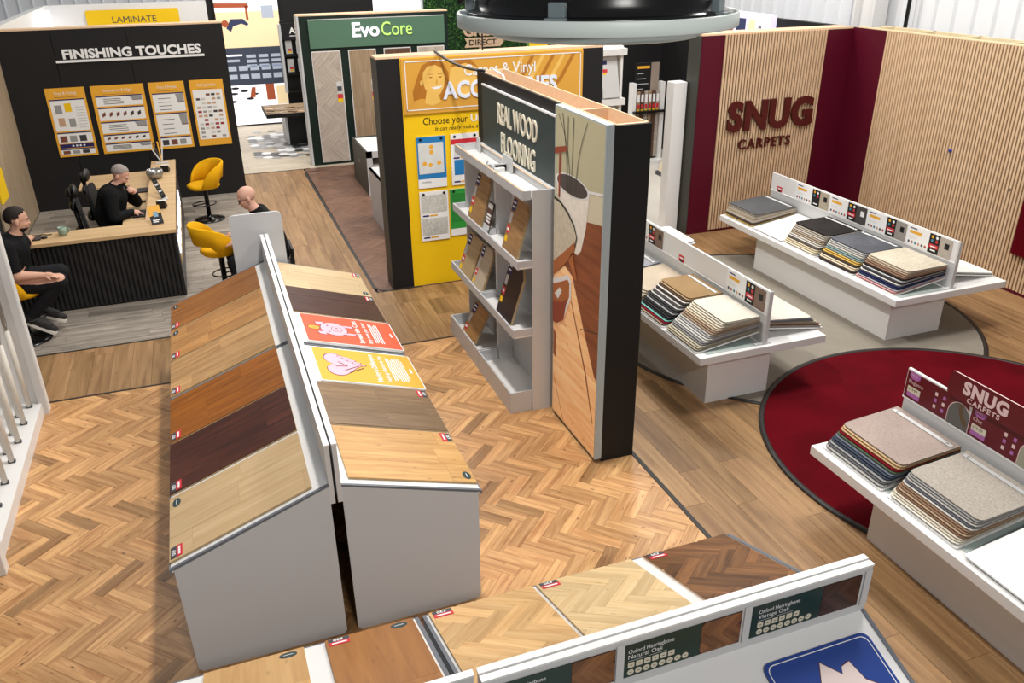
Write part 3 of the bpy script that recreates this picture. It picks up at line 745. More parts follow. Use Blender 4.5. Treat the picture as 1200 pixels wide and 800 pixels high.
b.flat([(.015, 1.80), (.015, 2.58), (.19, 2.57), (.38, 2.505), (.54, 2.41), (.61, 2.30), (.57, 2.19), (.35, 2.05)], .0085, stem)
b.flat([(.015, 1.86), (.015, 2.55), (.18, 2.54), (.36, 2.48), (.52, 2.39), (.59, 2.30), (.56, 2.22), (.35, 2.08)], .009, cs)
b.flat([(.015, 1.70), (.015, 1.86), (.35, 2.09), (.55, 2.24), (.56, 2.15), (.40, 1.99)], .010, ch); b.flat([(.41, 2.0), (.50, 2.12), (.63, 1.85), (.58, 1.84)], .010, ch)
b.flat([(.015, 1.20), (.015, 1.66), (.2, 1.74), (.42, 1.84), (.49, 1.80), (.49, 1.60), (.33, 1.32), (.10, 1.18)], .0105, whitep)
b.flat([(.015, 1.24), (.015, 1.60), (.2, 1.68), (.4, 1.78), (.45, 1.75), (.45, 1.6), (.30, 1.36), (.10, 1.22)], .011, ch); b.flat([(.015, 1.15), (.015, 1.40), (.24, 1.46), (.40, 1.56), (.31, 1.28), (.12, 1.16)], .0115, rust)
b.flat([(.06, 1.5), (.2, 1.62), (.26, 1.60), (.16, 1.47)], .012, whitep)
for i in range(9): b.flat([(.015, 1.06-i*.035), (.09+.03*(i % 2), 1.03-i*.035), (.08, 1.0-i*.035), (.015, 1.04-i*.035)], .004, rust)
b.build('picture', lbx)
for q in (pf, pfd):
    nt = q.node_tree; p = nt.nodes['Principled BSDF']; nt.links.new(p.inputs['Base Color'].links[0].from_socket, p.inputs['Emission Color']); p.inputs['Emission Strength'].default_value = .3

# cable between the partitions
b = MB(); P = [(3.38+.0*t, 12.52-2.3*t, 3.58-.0*t-.06*math.sin(math.pi*t)) for t in [i/8 for i in range(9)]]
b.tube(P, .02, black, 6); tag(b.build('power_cable'), 'black cable spanning the gap between yellow and wood flooring partitions', 'cable')
b = MB(); b.tube([(3.6, 10.5, 3.55), (3.62, 10.2, 3.52), (3.6, 9.95, 3.35), (3.6, 9.7, 3.24)], .015, whitep, 6); tag(b.build('power_cable'), 'white cable curling into the raw wood partition top', 'cable')

# ---- slatted SNUG walls
slat = wood('oak_slat', (222, 192, 158), (206, 172, 136), .5, .08, 0, 'Object', .6)
felt = mat('dark_felt', (58, 34, 28), .95, .05)
def slats(parent, M, u0, u1, z0, z1, w=.036, p=.06, dep=.025):
    b = MB(); b.box((u0, z0, 0), (u1, z1, .01), felt, M=M); b.build('felt_backing', parent)
    b = MB(); n = int((u1-u0)/p)
    for i in range(n): b.box((u0+i*p, z0, .01), (u0+i*p+w, z1, .01+dep), slat, M=M)
    b.build('slats', parent, kind='stuff')
o = thing('slatted_partition', 'oak slatted partition with crimson ends and raised dark red letters', 'partition', (0, 0, 0))
M = FRONT(0, 13.0)
b = MB(); b.box((8.25, 13.0, 0), (8.70, 13.4, 3.54), crimson); b.box((10.86, 13.0, 0), (11.42, 13.4, 3.54), crimson); b.build('crimson_panel', o)
b = MB(); b.box((8.24, 13.01, 0), (8.25, 13.4, 3.54), bronze); b.build('dark_end', o)
b = MB(); b.box((8.70, 13.02, 0), (10.86, 13.4, 3.54), felt); b.build('core', o)
slats(o, M, 8.70, 10.86, .05, 3.54)
b = MB(); b.box((8.24, 12.99, 3.54), (11.42, 13.4, 3.57), mdf); b.build('top_edge', o)
b = MB(); b.box((8.25, 12.985, 0), (10.9, 13.0, .05), crimson); b.build('baseboard', o)
b = MB(); b.spaced('SNUG', 8.87, 1.90, .48, letterred, .04, 1.84, .10, depth=.05, bold=.045, M=M); b.spaced('CARPETS', 9.16, 1.54, .17, letterred, .04, 1.14, .22, depth=.03, bold=.015, M=M); b.build('lettering', o, label='thick dark red letters')
o = thing('slatted_partition', 'long oak slatted partition along the right side of the carpet area', 'partition', (0, 0, 0))
M = SIDE(11.44, 13.0)
b = MB(); b.box((11.42, 12.13, 0), (11.46, 13.0, 3.56), crimson); b.build('crimson_panel', o)
b = MB(); b.box((11.44, 5.0, 0), (11.48, 12.13, 3.55), felt); b.build('core', o)
slats(o, M, .87, 8.0, .05, 3.56)
b = MB(); b.box((11.41, 5.0, 0), (11.44, 12.13, .05), crimson); b.build('baseboard', o)
b = MB(); b.box((11.44, 5, 3.55), (11.5, 12.9, 3.58), pine)
for i in range(9): b.box((11.5, 5+i*.95, 3.42), (12.1, 5.06+i*.95, 3.57), pine)
b.box((11.98, 5, 3.42), (12.04, 12.9, 3.57), pine); b.build('timber_frame', o, label='pale timber bracing behind the top')
b = MB(); b.prism(rrect(0, 0, 2.2, 1.28, .02), 0, .05, redc, frame((11.40, 8.74, .62), (0, -1, 0), (0, 0, 1))); tag(b.build('wall_panel'), 'crimson padded panel on the slatted wall at right edge', 'panel')
b = MB(); b.lathe([(.03, 0), (.03, .02), (.01, .025)], mat('blue_button', (40, 60, 150), .4), 12, SIDE(11.40, 10.28, 1.87)); tag(b.build('wall_button'), 'small blue round button on the slatted wall', 'button')
b = MB(); b.lathe([(.015, 0), (.015, .01)], black, 8, SIDE(11.405, 9.05, 1.53)); tag(b.build('wall_hook'), 'tiny dark fixing on the slatted wall', 'fixing')

# ---- room between the partitions (dark)
b = MB(); b.box((8.9, 19.9, 0), (11.6, 20.1, 3.5), blackw); struct(b.build('wall_back'))
b = MB(); b.box((11.46, 13.4, 0), (11.6, 19.9, 3.55), blackw); struct(b.build('wall_right'))
b = MB(); b.box((11.3, 15.3, 2.6), (11.45, 17.0, 3.62), mat('screen_lilac', (214, 206, 232), .4, emit=.8)); 
o = b.build('light_box'); tag(o, 'lit picture panel peeping over the slatted wall with red letters', 'light box')
b = MB(); M = SIDE(11.298, 17.0, 2.6)
for (x, y, w, h, c) in ((.1, .3, .3, .5, rm[2]), (.5, .2, .35, .7, rm[3]), (.95, .5, .25, .4, rm[0]), (1.25, .45, .35, .4, rm[1]), (1.3, .7, .12, .1, rm[6])): b.rect(x, y, x+w, y+h, .002, c, M)
b.build('picture', o)
# white pillar shelf beside the dark end
b = MB(); b.box((7.94, 13.3, 0), (8.21, 13.55, 2.75), white, .01); tag(b.build('tall_cabinet'), 'plain white tall cabinet end left of the slatted lettered wall', 'cabinet')
# white rack behind yellow partition
o = thing('sample_rack', 'white rack with two tilted pale samples behind the yellow partition', 'rack', M=FRONT(7.0, 14.5, 0))
b = MB(); b.box((0, 0, -.3), (.53, 3.3, -.26), white); b.box((-.02, 0, -.3), (.02, 3.3, 0), white); b.box((.48, 0, -.3), (.53, 3.28, .0), white); b.build('casing', o)
for z in (3.12, 2.22, 1.4): b = MB(); b.box((-.02, z, -.3), (.58, z+.12, .06), white); b.build('shelf', o)
for z, l in ((2.36, 'tilted pale sample board on the upper shelf of the white rack'), (1.52, 'tilted pale sample board on the lower shelf of the white rack')):
    t = thing('floor_sample_board', l, 'sample board', M=frame((7.12, 14.46, z), (1, 0, .02), (0, .22, 1)))
    b = MB(); b.box((0, 0, 0), (.34, .74, .02), ltgrey); b.build('board', t)
    b = MB(); b.rect(.03, .6, .12, .68, .021, navy); b.rect(.03, .46, .12, .52, .021, redp); b.rect(.03, .42, .1, .455, .021, yellow); b.build('label_stickers', t)
# black display stand with sample tubes
o = thing('display_stand', 'black and white stand holding a row of tall thin samples', 'stand', M=FRONT(9.92, 18.3, 0))
b = MB(); b.box((-.12, .1, -.2), (-.02, 1.95, 0), white); b.box((.66, .1, -.2), (.76, 1.95, 0), white); b.box((-.12, 0, -.3), (.8, .1, .2), white); b.box((-.02, .1, -.2), (.66, 1.2, -.1), black); b.build('frame', o)
b = MB(); b.box((0, 1.2, -.15), (.62, 2.40, -.1), blackw); b.rect(.4, 1.2, .62, 2.40, -.098, mat('ph_room', (150, 136, 124), .5, noise=.15, nscale=4)); b.rect(.03, 2.27, .36, 2.33, -.098, amber)
for i in range(7): b.rect(.04, 2.15-i*.12, .2+.14*((i*7) % 3)/2, 2.165-i*.12, -.098, ltgrey)
b.build('header', o)
b = MB(); b.box((-.1, 1.25, -.1), (.74, 1.3, .1), black); b.build('bar', o)
for i in range(6):
    b = MB(); x = .02+i*.105; b.box((x, .15, -.08), (x+.085, 1.75, -.03), (sw, bw, pw)[i % 3]); b.rect(x+.01, 1.35, x+.075, 1.45, -.028, redp); b.rect(x+.01, 1.25, x+.075, 1.33, -.028, yellow); b.rect(x+.01, 1.5, x+.075, 1.68, -.028, whitep)
    b.build('thin_sample', o)
# small pale sack by the stand
o = thing('pavement_sign', 'small pale wedge board with dark foot on the stone floor', 'sign', (10.25, 17.0, 0))
b = MB(); b.prism([(-.25, 0), (.25, 0), (.1, .75), (-.02, .75)], -.2, .2, pine, frame((0, 0, .08), (1, 0, 0), (0, 0, 1))); b.build('wedge', o)
b = MB(); b.box((-.3, -.25, 0), (.3, .25, .09), trimg); b.build('foot', o)

# ================================================================== WHITE SHELF UNIT
def P_(o, name, a, bb, m, bev=0, **kw):
    b = MB(); b.box(a, bb, m, bev); return b.build(name, o, **kw)
o = thing('shelf_unit', 'light grey tiered shelf unit against the wood flooring partition', 'shelf unit', (0, 0, 0))
for y0, y1 in ((7.96, 7.99), (9.17, 9.23), (10.40, 10.43)): P_(o, 'side_panel', (3.14, y0, 0), (3.335, y1, 2.655), ltgrey)
P_(o, 'front_post', (3.13, 7.945, 0), (3.405, 7.957, 2.66), ltgrey)
P_(o, 'back_panel', (3.337, 7.959, 0), (3.41, 10.43, 2.66), ltgrey)
for i in range(2):
    y0, y1 = (7.965, 9.19) if i == 0 else (9.21, 10.43)
    for z, x0, h in ((1.79, 2.96, .095), (.966, 2.905, .105)):
        b = MB(); b.box((x0+.0202, y0+.001, z+.001), (3.33, y1-.001, z+.02), white); b.box((x0, y0, z), (x0+.02, y1, z+h), grey); b.box((x0+.0202, y0+.001, z+.0205), (3.135, y0+.02, z+h-.002), grey); b.box((x0+.0202, y1-.02, z+.0205), (3.135, y1-.001, z+h-.002), grey); b.build('shelf', o)
    b = MB(); b.box((2.86, y0, 0), (2.88, y1, .27), grey); b.box((2.8802, y0+.001, 0.001), (3.125, y0+.02, .268), grey); b.box((2.8802, y1-.02, 0.001), (3.125, y1-.001, .268), grey); b.box((2.88, y0+.02, .08), (3.335, y1-.02, .11), white); b.build('base_trough', o)
    b = MB(); b.box((3.02, y0, 2.56), (3.04, y1, 2.66), grey); b.box((3.0402, y0+.001, 2.561), (3.125, y0+.02, 2.658), grey); b.box((3.0402, y1-.02, 2.561), (3.33, y1-.001, 2.67), grey); b.box((3.0402, y0+.021, 2.562), (3.33, y1-.021, 2.575), white)
    b.box((3.02, y0, 2.66), (3.04, y1, 2.664), mdf); b.box((3.325, y0, 2.66), (3.345, y1, 2.664), mdf); b.build('light_canopy', o)
b = MB(); b.box((3.1, 9.12, 2.575), (3.25, 9.36, 2.63), white, .01); b.tube([(3.1, 9.1, 2.6), (3.06, 9.0, 2.7), (3.06, 9.2, 2.72), (3.1, 9.35, 2.62)], .01, whitep, 5); tag(b.build('power_adapter'), 'small white power adapter lying in the shelf unit canopy', 'adapter')
b = MB(); b.box((3.28, 9.0, 2.58), (3.3, 9.3, 2.76), ltgrey); b.box((3.28, 10.2, 2.58), (3.3, 10.3, 2.76), ltgrey); tag(b.build('mounting_bracket'), 'grey metal brackets behind the shelf unit canopy', 'bracket')
oakc = wood('oak_chunk', (190, 148, 100), (150, 110, 68), .45, .15, .5)
oakl = wood('pale_oak_chunk', (206, 180, 138), (182, 152, 110), .45, .15, .3)
ash = wood('white_ash_chunk', (212, 194, 170), (190, 170, 144), .45, .1, .1)
wen = wood('wenge_chunk', (66, 42, 34), (40, 24, 20), .4, .1, .1)
def leaning(y, z, x, w, h, m, lab, hexa=True, cols=None, dx=.17):
    t = thing('floor_sample_board', lab, 'sample board', M=frame((x, y, z), (0, -1, 0), (dx, 0, h*.97)))
    c = .17*w
    pts = [(0, 0), (w, 0), (w, h*.86), (w-c, h), (c*.0, h)] if hexa else [(0, 0), (w, 0), (w, h), (0, h)]
    b = MB(); b.prism(pts, -.03, 0, m, None, oakl); b.build('board', t)
    b = MB(); s = w*.2
    b.rect(.02, h-.16, .02+s*1.2, h-.02, .002, navy); b.rect(.02, h-.30, .02+s*.8, h-.18, .002, ltgrey)
    b.rect(.02, h-.42, .02+s*.9, h-.33, .002, redp); b.rect(.03, h-.39, .02+s*.7, h-.36, .003, whitep); b.rect(.02, h-.52, .02+s*.8, h-.45, .002, yellow)
    for i in range(2): b.rect(.03, h-.07-i*.05, .02+s, h-.05-i*.05, .003, whitep)
    b.build('label_stickers', t)
leaning(10.0, 1.815, 3.03, .52, .60, oakc, 'brown oak sample standing on the top shelf, far section')
leaning(8.68, 1.815, 3.03, .48, .62, oakc, 'brown oak sample standing alone on the top shelf, near section')
t = thing('leaflet_holder', 'dark floor brochure in clear holder beside the far oak sample', 'leaflet', M=frame((3.04, 9.37, 1.815), (0, -1, 0), (.1, 0, .4)))
b = MB(); b.rect(0, .02, .2, .38, .012, mat('brochure_brown', (84, 58, 46), .4)); b.box((0, 0, 0), (.2, .38, .01), black); b.rect(.02, .3, .18, .36, .013, ltgrey)
for i in range(3): b.rect(.03, .21-i*.04, .17, .235-i*.04, .013, whitep)
b.rect(.03, .05, .17, .09, .013, oakc); b.build('leaflet', t)
b = MB(); b.box((0, -.01, .013), (.2, .1, .02), ltgrey); b.build('holder', t)
leaning(10.35, .99, 2.98, .53, .54, oakl, 'pale oak sample leaning leftmost on the middle shelf', False, dx=.2)
leaning(9.77, .99, 2.98, .42, .55, ash, 'whitish sample leaning beside the pale oak on the middle shelf', dx=.2)
leaning(8.78, .99, 2.98, .50, .66, wen, 'very dark wenge sample standing on the middle shelf', dx=.2)
leaning(10.15, .115, 2.93, .52, .50, wood('golden_oak_chunk', (196, 150, 96), (164, 116, 66), .45, .1, .7), 'golden knotty sample leaning in the bottom trough', False, dx=.25)

# ================================================================== SLOPING DISPLAY ISLANDS
def unit(label, M, L, D, zr, zo, zt=1.77, split=None, y0=.0, group=None, zb=1.27):
    t = thing('sloping_display_unit', label, 'display unit', M=M, group=group)
    P_(t, 'upstand', (0, y0, zb), (L, y0+.035, zt), ltgrey); P_(t, 'upstand_cap', (-.005, y0-.003, zt), (L+.005, y0+.038, zt+.012), white)
    sl = (zo-zr)/(D-y0-.035)
    F = lambda y: zr+sl*(y-y0-.035)
    b = MB(); Mx = frame((0, 0, 0), (0, 1, 0), (0, 0, 1))
    b.prism([(y0+.035, F(y0+.035)-.018), (D, zo-.018), (D, zo-.06), (y0+.035, F(y0+.035)-.06)], .02, L-.02, white, Mx); b.build('tray', t)
    for x in (0, L-.02):
        b = MB(); pts = [(y0+.06, .0), (D-.06, .0), (D-.03, .03), (D-.02, zo-.03), (y0+.035, zr-.03), (y0+.035, .03)]
        b.prism(pts, x, x+.02, grey, Mx); b.build('end_panel', t)
        b = MB(); b.prism([(y0+.035, zr-.026), (D, zo-.026), (D, zo-.010), (y0+.035, zr-.010)], x-.002, x+.022, edgeg, Mx); b.build('edge_trim', t)
    b = MB(); b.box((.02, D-.045, .03), (L-.02, D-.025, zo-.05), grey); b.build('front_panel', t)
    b = MB(); b.box((0, D, zo-.045), (L, D+.01, zo-.018), edgeg); b.build('edge_trim', t)
    t['_s'] = sl
    return t, F, sl
def woodboard(M, F, sl, x0, w, y0, l, m, label, kind='p', logo=None, pw_=.26, rnd=None, sticker=True, side=None):
    v = Vector((0, 1, sl)).normalized(); B = M @ frame((x0, y0, F(y0)), (1, 0, 0), (0, 1, sl))
    t = thing('floor_sample_board', label, 'sample board', M=B)
    b = MB(); b.box((0, 0, -.017), (w, l, -.004), side or oakl); b.build('backing', t)
    if kind == 'h': pc = herring(0, 0, w, l, .10, 4, R(-45), rnd or .1, .05)
    else: pc = rows(0, 0, w, l, w/round(w/pw_), .9, 'y')
    lay(t, 'herringbone_block' if kind == 'h' else 'plank', 'blocks', m, pc, (0, 0, w, l), th=.006, gap=.0012, top=.002, limit=120, tonef=(lambda: .3+.5*random.random()) if kind != 'h' else (lambda: .15+.8*random.random()))
    if sticker:
        Q = Matrix.Translation((.15, l-.012, 0)) @ Matrix.Rotation(math.pi, 4, 'Z') @ Matrix.Diagonal((1.3, 1.3, 1, 1))
        b = MB(); b.box((0, 0, .003), (.10, .035, .006), trimg, M=Q); b.box((0, .035, .003), (.10, .07, .006), redp, M=Q)
        b.text('£30', .03, .008, .022, whitep, .0065, M=Q, bold=.02); b.rect(.014, .046, .086, .058, .0065, whitep, Q); b.build('price_sticker', t, label='dark and red price sticker')
    if logo is not None:
        b = MB(); b.prism(ell(w-.1 if logo else .1, l-(.06 if logo else .22), .055, .035, 18), .003, .005, mat('teal_logo', (44, 66, 70), .4)); b.rect((w-.1 if logo else .1)-.03, l-(.06 if logo else .22)-.004, (w-.1 if logo else .1)+.03, l-(.06 if logo else .22)+.004, .0055, ltgrey); b.build('oval_sticker', t)
    return t
ML = frame((.475, 5.2, 0), (0, 1, 0), (-1, 0, 0)); MR = frame((.495, 10.36, 0), (0, -1, 0), (1, 0, 0))
W_ = lambda n, a, c, **k: wood('board_'+n, a, c, .4, .26, k.pop('knots', .3), **k)
honey = W_('honey', (162, 106, 54), (118, 72, 32)); warm = W_('warm', (196, 146, 92), (152, 104, 58)); natural = W_('natural', (200, 160, 112), (158, 118, 74)); amberw = W_('amber', (166, 98, 28), (118, 64, 16)); walnut = W_('walnut', (84, 40, 26), (46, 20, 14), knots=.1); blonde = W_('blonde', (206, 178, 138), (184, 152, 110), knots=.1)
lash = W_('light_ash', (212, 188, 150), (192, 166, 126), knots=.1); umber = W_('umber', (82, 50, 40), (50, 28, 22), knots=.1); smoke = W_('smoke', (142, 116, 88), (104, 82, 60), knots=.3); gold_ = W_('golden', (212, 168, 108), (176, 128, 74), knots=.6)
tL, FL, sL = unit('near left half of the long double sided flooring display', ML, 2.60, 1.2, 1.453, 1.02, group=None)
ML2 = frame((.475, 7.82, 0), (0, 1, 0), (-1, 0, 0)); tL2, _, _ = unit('far left half of the long display, towards the counter', ML2, 2.53, 1.2, 1.453, 1.02)
tR, FR, sR = unit('far right half of the long display, holding the orange card', MR, 2.54, 1.11, 1.432, 1.105)
MR2 = frame((.495, 7.80, 0), (0, -1, 0), (1, 0, 0)); tR2, _, _ = unit('near right half of the long display, holding the yellow card', MR2, 2.60, 1.11, 1.432, 1.105)
yb = .155; lL = 1.12
for (Y0, Y1, m, lab, lg) in ((5.27, 6.08, blonde, 'pale blonde board, nearest on the left slope', True), (6.135, 6.93, walnut, 'dark walnut board on the left slope', None), (6.96, 7.79, amberw, 'orange amber oak board between walnut and natural ones', None), (7.86, 8.66, natural, 'light natural oak board, fourth from the near end of the left slope', None), (8.70, 9.49, warm, 'warm oak board second from the far end of the left slope', True), (9.53, 10.30, honey, 'brown honey board at the far end of the left slope', True)):
    woodboard(ML, FL, sL, Y0-5.2, Y1-Y0, yb, lL, m, lab, 'p', lg)
yb = .105; lR = 1.05
for (Y0, Y1, m, lab, lg) in ((9.46, 10.31, lash, 'very pale ash board at the far end of the right slope', True), (8.67, 9.45, umber, 'dark umber board on the right slope above the orange card', None), (6.13, 6.92, smoke, 'smoked grey brown board below the yellow card', None), (5.29, 6.09, gold_, 'golden knotty oak board, nearest on the right slope', True)):
    woodboard(MR, FR, sR, 10.36-Y1, Y1-Y0, yb, lR, m, lab, 'p', lg)
orange = mat('orange_card', (218, 92, 62), .45); cardy = mat('yellow_card', (226, 172, 62), .45); pink = mat('pink_print', (240, 180, 196), .5); outl = mat('plum_outline', (84, 44, 60), .5)
def card(Y0, Y1, m, lab, l1, l2, kind):
    w, l = Y1-Y0, 1.03
    B = MR @ frame((10.36-Y0, yb+l, FR(yb+l)), (-1, 0, 0), (0, -1, -sR))
    t = thing('information_card', lab, 'card', M=B)
    b = MB(); b.prism(rrect(0, 0, w, l, .015), -.015, .0, whitep); b.prism(rrect(.012, .012, w-.012, l-.012, .012), 0, .002, m); b.build('card', t)
    b = MB(); c = w/2
    if kind == 'pig':
        b.disc(c, .915, .055, .003, outl, ry=.07); b.disc(c, .915, .047, .0035, cardy, ry=.062); b.text('£', c-.018, .9, .04, outl, .004)
        for x in (-.13, .13): b.flat([(c+x-.05, .80), (c+x+.05, .80), (c+x+.035, .895), (c+x-.035, .88)], .0035, outl); b.flat([(c+x-.042, .80), (c+x+.042, .80), (c+x+.028, .886), (c+x-.028, .872)], .0042, pink)
        for x in (-.1, .1): b.rect(c+x-.03, .47, c+x+.03, .6, .0033, outl); b.rect(c+x-.024, .478, c+x+.024, .6, .0040, pink)
        b.disc(c, .70, .175, .004, outl, n=24, ry=.15); b.disc(c, .70, .168, .0045, pink, n=24, ry=.143)
        b.disc(c, .67, .075, .005, outl, n=18, ry=.06); b.disc(c, .67, .069, .0055, pink, n=18, ry=.054)
        for x in (-.025, .025): b.disc(c+x, .67, .01, .006, outl, n=8, ry=.018)
        for x in (-.08, .08): b.disc(c+x, .76, .012, .006, outl, n=8)
    else:
        hp = lambda k: [(c+k*(16*math.sin(t)**3)/16*.26, .78+k*(13*math.cos(t)-5*math.cos(2*t)-2*math.cos(3*t)-math.cos(4*t))/16*.21) for t in [i*2*math.pi/30 for i in range(30)]]
        b.flat(hp(1), .003, outl); b.flat(hp(.95), .0035, pink)
        for i in range(4):
            x = c+.03+i*.045; y = .60+i*.045
            b.prism([(x-.03, y-.06), (x+.0, y-.085), (x+.05, y+.04), (x+.02, y+.065)], .0036, .0042, outl); b.prism([(x-.024, y-.055), (x+.0, y-.075), (x+.042, y+.035), (x+.018, y+.055)], .0042, .0047, pink)
        for (x0, y0, x1, y1) in ((c-.17, .72, c-.04, .56), (c-.13, .76, c+.0, .6), (c-.05, .84, c-.03, .72), (c-.03, .72, c+.06, .80)):
            d = Vector((x1-x0, y1-y0)).normalized()*.006; b.flat([(x0-d.y, y0+d.x), (x0+d.y, y0-d.x), (x1+d.y, y1-d.x), (x1-d.y, y1+d.x)], .005, outl)
    b.build('illustration', t); b = MB()
    b.text(l1, c, .415, .055, whitep, .004, w*.82, 'c', .02); b.text(l2, c, .325, .045, whitep, .004, w*.76, 'c', .015)
    for i in range(5 if kind == 'pig' else 8):
        q = .36 if i not in (2, 7) else .3; b.rect(c-w*q*.95, .28-i*.022-.006, c+w*q*.95, .286-i*.022, .004, whitep)
    b.rect(c-.05, .055, c+.05, .075, .004, whitep); b.build('lettering', t)
card(7.87, 8.62, orange, 'orange card with a pink piggy bank on the right slope', 'Spread the Cost', 'Buy now pay later', 'pig')
card(6.96, 7.72, cardy, 'yellow card with pink clasped hands on the right slope', 'Making a Difference', 'helping where we live', 'hand')
b = MB(); b.prism(rrect(.10, .0, .73, 2.04, .06), 0, .03, grey, FRONT(0, 10.43)); tag(b.build('end_screen'), 'tall rounded grey end panel at the far end of the long display', 'panel')

# second island, lower right
MF = frame((.84, 2.85, 0), (1, 0, 0), (0, 1, 0)); tF, FF, sF = unit('display unit in the foreground with three herringbone boards on its far slope', MF, 2.36, 1.27, 1.455, 1.02)
MF2 = frame((-1.65, 2.85, 0), (1, 0, 0), (0, 1, 0)); unit('foreground display unit cut by the lower picture edge, holding a honey board', MF2, 2.46, 1.27, 1.455, 1.02)
hb1 = wood('herring_natural', (220, 182, 130), (188, 144, 92), .4, .24, .5); hb2 = wood('herring_pale', (224, 198, 154), (200, 168, 120), .4, .2, .4); hb3 = wood('herring_vintage', (142, 98, 58), (84, 50, 28), .38, .6, .5)
woodboard(MF, FF, sF, .04, .73, .08, 1.255, hb1, 'natural oak herringbone board, leftmost on the foreground far slope', 'h')
woodboard(MF, FF, sF, .80, .73, .08, 1.255, hb2, 'pale oak herringbone board, middle of the foreground far slope', 'h', rnd=.03)
woodboard(MF, FF, sF, 1.63, .68, .08, 1.255, hb3, 'dark vintage herringbone board on the foreground far slope', 'h', side=mdf)
woodboard(MF2, FF, sF, 1.85, .57, .08, 1.255, W_('honey_big', (174, 118, 62), (146, 94, 46), gs=.6), 'brown honey board at the bottom picture edge', 'p', True, pw_=.6)
woodboard(MF2, FF, sF, 1.12, .60, .08, 1.255, W_('light_big', (214, 172, 118), (186, 142, 88), gs=.6), 'light oak board corner at the bottom picture edge', 'p', True, pw_=.6, sticker=False)
MN = frame((3.20, 2.835, 0), (-1, 0, 0), (0, -1, 0)); tN, FN, sN = unit('near facing foreground display unit with the blue house sign', MN, 2.36, 1.27, 1.455, 1.02, 1.765)
# cards on its upstand
gcard = mat('dark_green_label', (14, 46, 38), .35); icon = mat('icon_cream', (214, 206, 186), .5)
pz = wood('photo_herringbone', (150, 100, 58), (98, 58, 30), .4, .35, .4)
def oxcard(x0, x1, xp, t2, lab, ph):
    t = thing('label_card', lab, 'label', M=FRONT(x0, 2.798, 1.50)); w = x1-x0; h = .225
    b = MB(); b.box((0, 0, 0), (w, h, .004), gcard); b.build('card', t)
    b = MB(); b.text('Oxford Herringbone', .05, .165, .028, whitep, .005, .27); b.text(t2, .05, .128, .028, whitep, .005)
    b.rect(.05, .112, .15, .115, .005, ltgrey); b.rect(.17, .112, .28, .115, .005, ltgrey)
    for i in range(6): b.prism(rrect(.05+i*.048, .065, .088+i*.048, .101, .004, 2), .004, .005, icon); b.rect(.062+i*.048, .08, .076+i*.048, .085, .0055, gcard)
    for i in range(8): b.prism(ell(.068+i*.047, .032, .02, .02, 14), .004, .005, icon); b.rect(.06+i*.047, .03, .076+i*.047, .034, .0055, gcard)
    b.build('lettering', t)
    p = MB(); p.box((w, 0, 0), (xp-x0, h, .003), umber); p.build('photo', t)
    lay(t, 'photo_blocks', 'photo_blocks', ph, herring(w, 0, xp-x0, h, .05, 3, R(-45)), (w+.003, .003, xp-x0-.003, h-.003), th=.001, gap=.001, top=.0045, limit=0)
oxcard(1.585, 2.07, 2.325, 'Natural Oak', 'green label in front of the pale herringbone board, middle of the foreground rail', pz)
oxcard(2.385, 2.86, 3.13, 'Vintage Oak', 'green label with dark floor photo near the foreground right corner', umber)
oxcard(.85, 1.31, 1.56, 'Rustic Oak', 'green label cut by the lower picture edge', pz)
for x in (.84, 1.565, 2.34, 3.15): P_(tN, 'label_divider', (3.20-x-.045, .038, 1.49), (3.20-x, .045, 1.74), ltgrey)
# blue sign and board on near slope
B = MN @ frame((.80, .14, FN(.14)+.004), (-1, 0, 0), (0, -1, -sN))
def nearframe(xw, yl): return MN @ frame((3.20-xw, yl, FN(yl)), (-1, 0, 0), (0, -1, -sN))
t = thing('information_card', 'blue card with a pale house picture at the lower right edge', 'card', M=nearframe(2.40, .95))
blues = mat('blue_sign', (38, 66, 140), .4)
b = MB(); b.prism(rrect(0, 0, .71, .84, .05), -.01, .002, blues); b.build('card', t)
b = MB()
P1 = rrect(.018, .018, .692, .822, .045, 4); P2 = rrect(.023, .023, .687, .817, .042, 4)
for i in range(len(P1)): j = (i+1) % len(P1); b.flat([P1[i], P1[j], P2[j], P2[i]], .003, whitep)
hs = [(.10, .42), (.19, .50), (.33, .755), (.42, .66), (.44, .70), (.50, .715), (.53, .60), (.66, .50), (.64, .43), (.58, .45), (.56, .2), (.14, .2), (.14, .45)]
b.flat([(.355+(x-.355)*1.03, .45+(y-.45)*1.03) for x, y in hs], .003, outl); b.flat(hs, .0038, mat('house_pink', (226, 208, 204), .5)); b.disc(.36, .42, .11, .0042, outl, n=20); b.disc(.36, .42, .103, .0046, cardy, n=20)
b.build('illustration', t)
B = nearframe(2.30, 1.10); v = None
t = thing('floor_sample_board', 'herringbone board corner beside the blue card at lower edge', 'sample board', M=nearframe(1.60, 1.10))
b = MB(); b.box((0, 0, -.014), (.70, .92, -.004), oakl); b.build('backing', t); lay(t, 'herringbone_block', 'blocks', hb1, herring(0, 0, .70, .92, .085, 4, R(-45)), (0, 0, .70, .92), th=.006, gap=.0012, top=.004, limit=60)

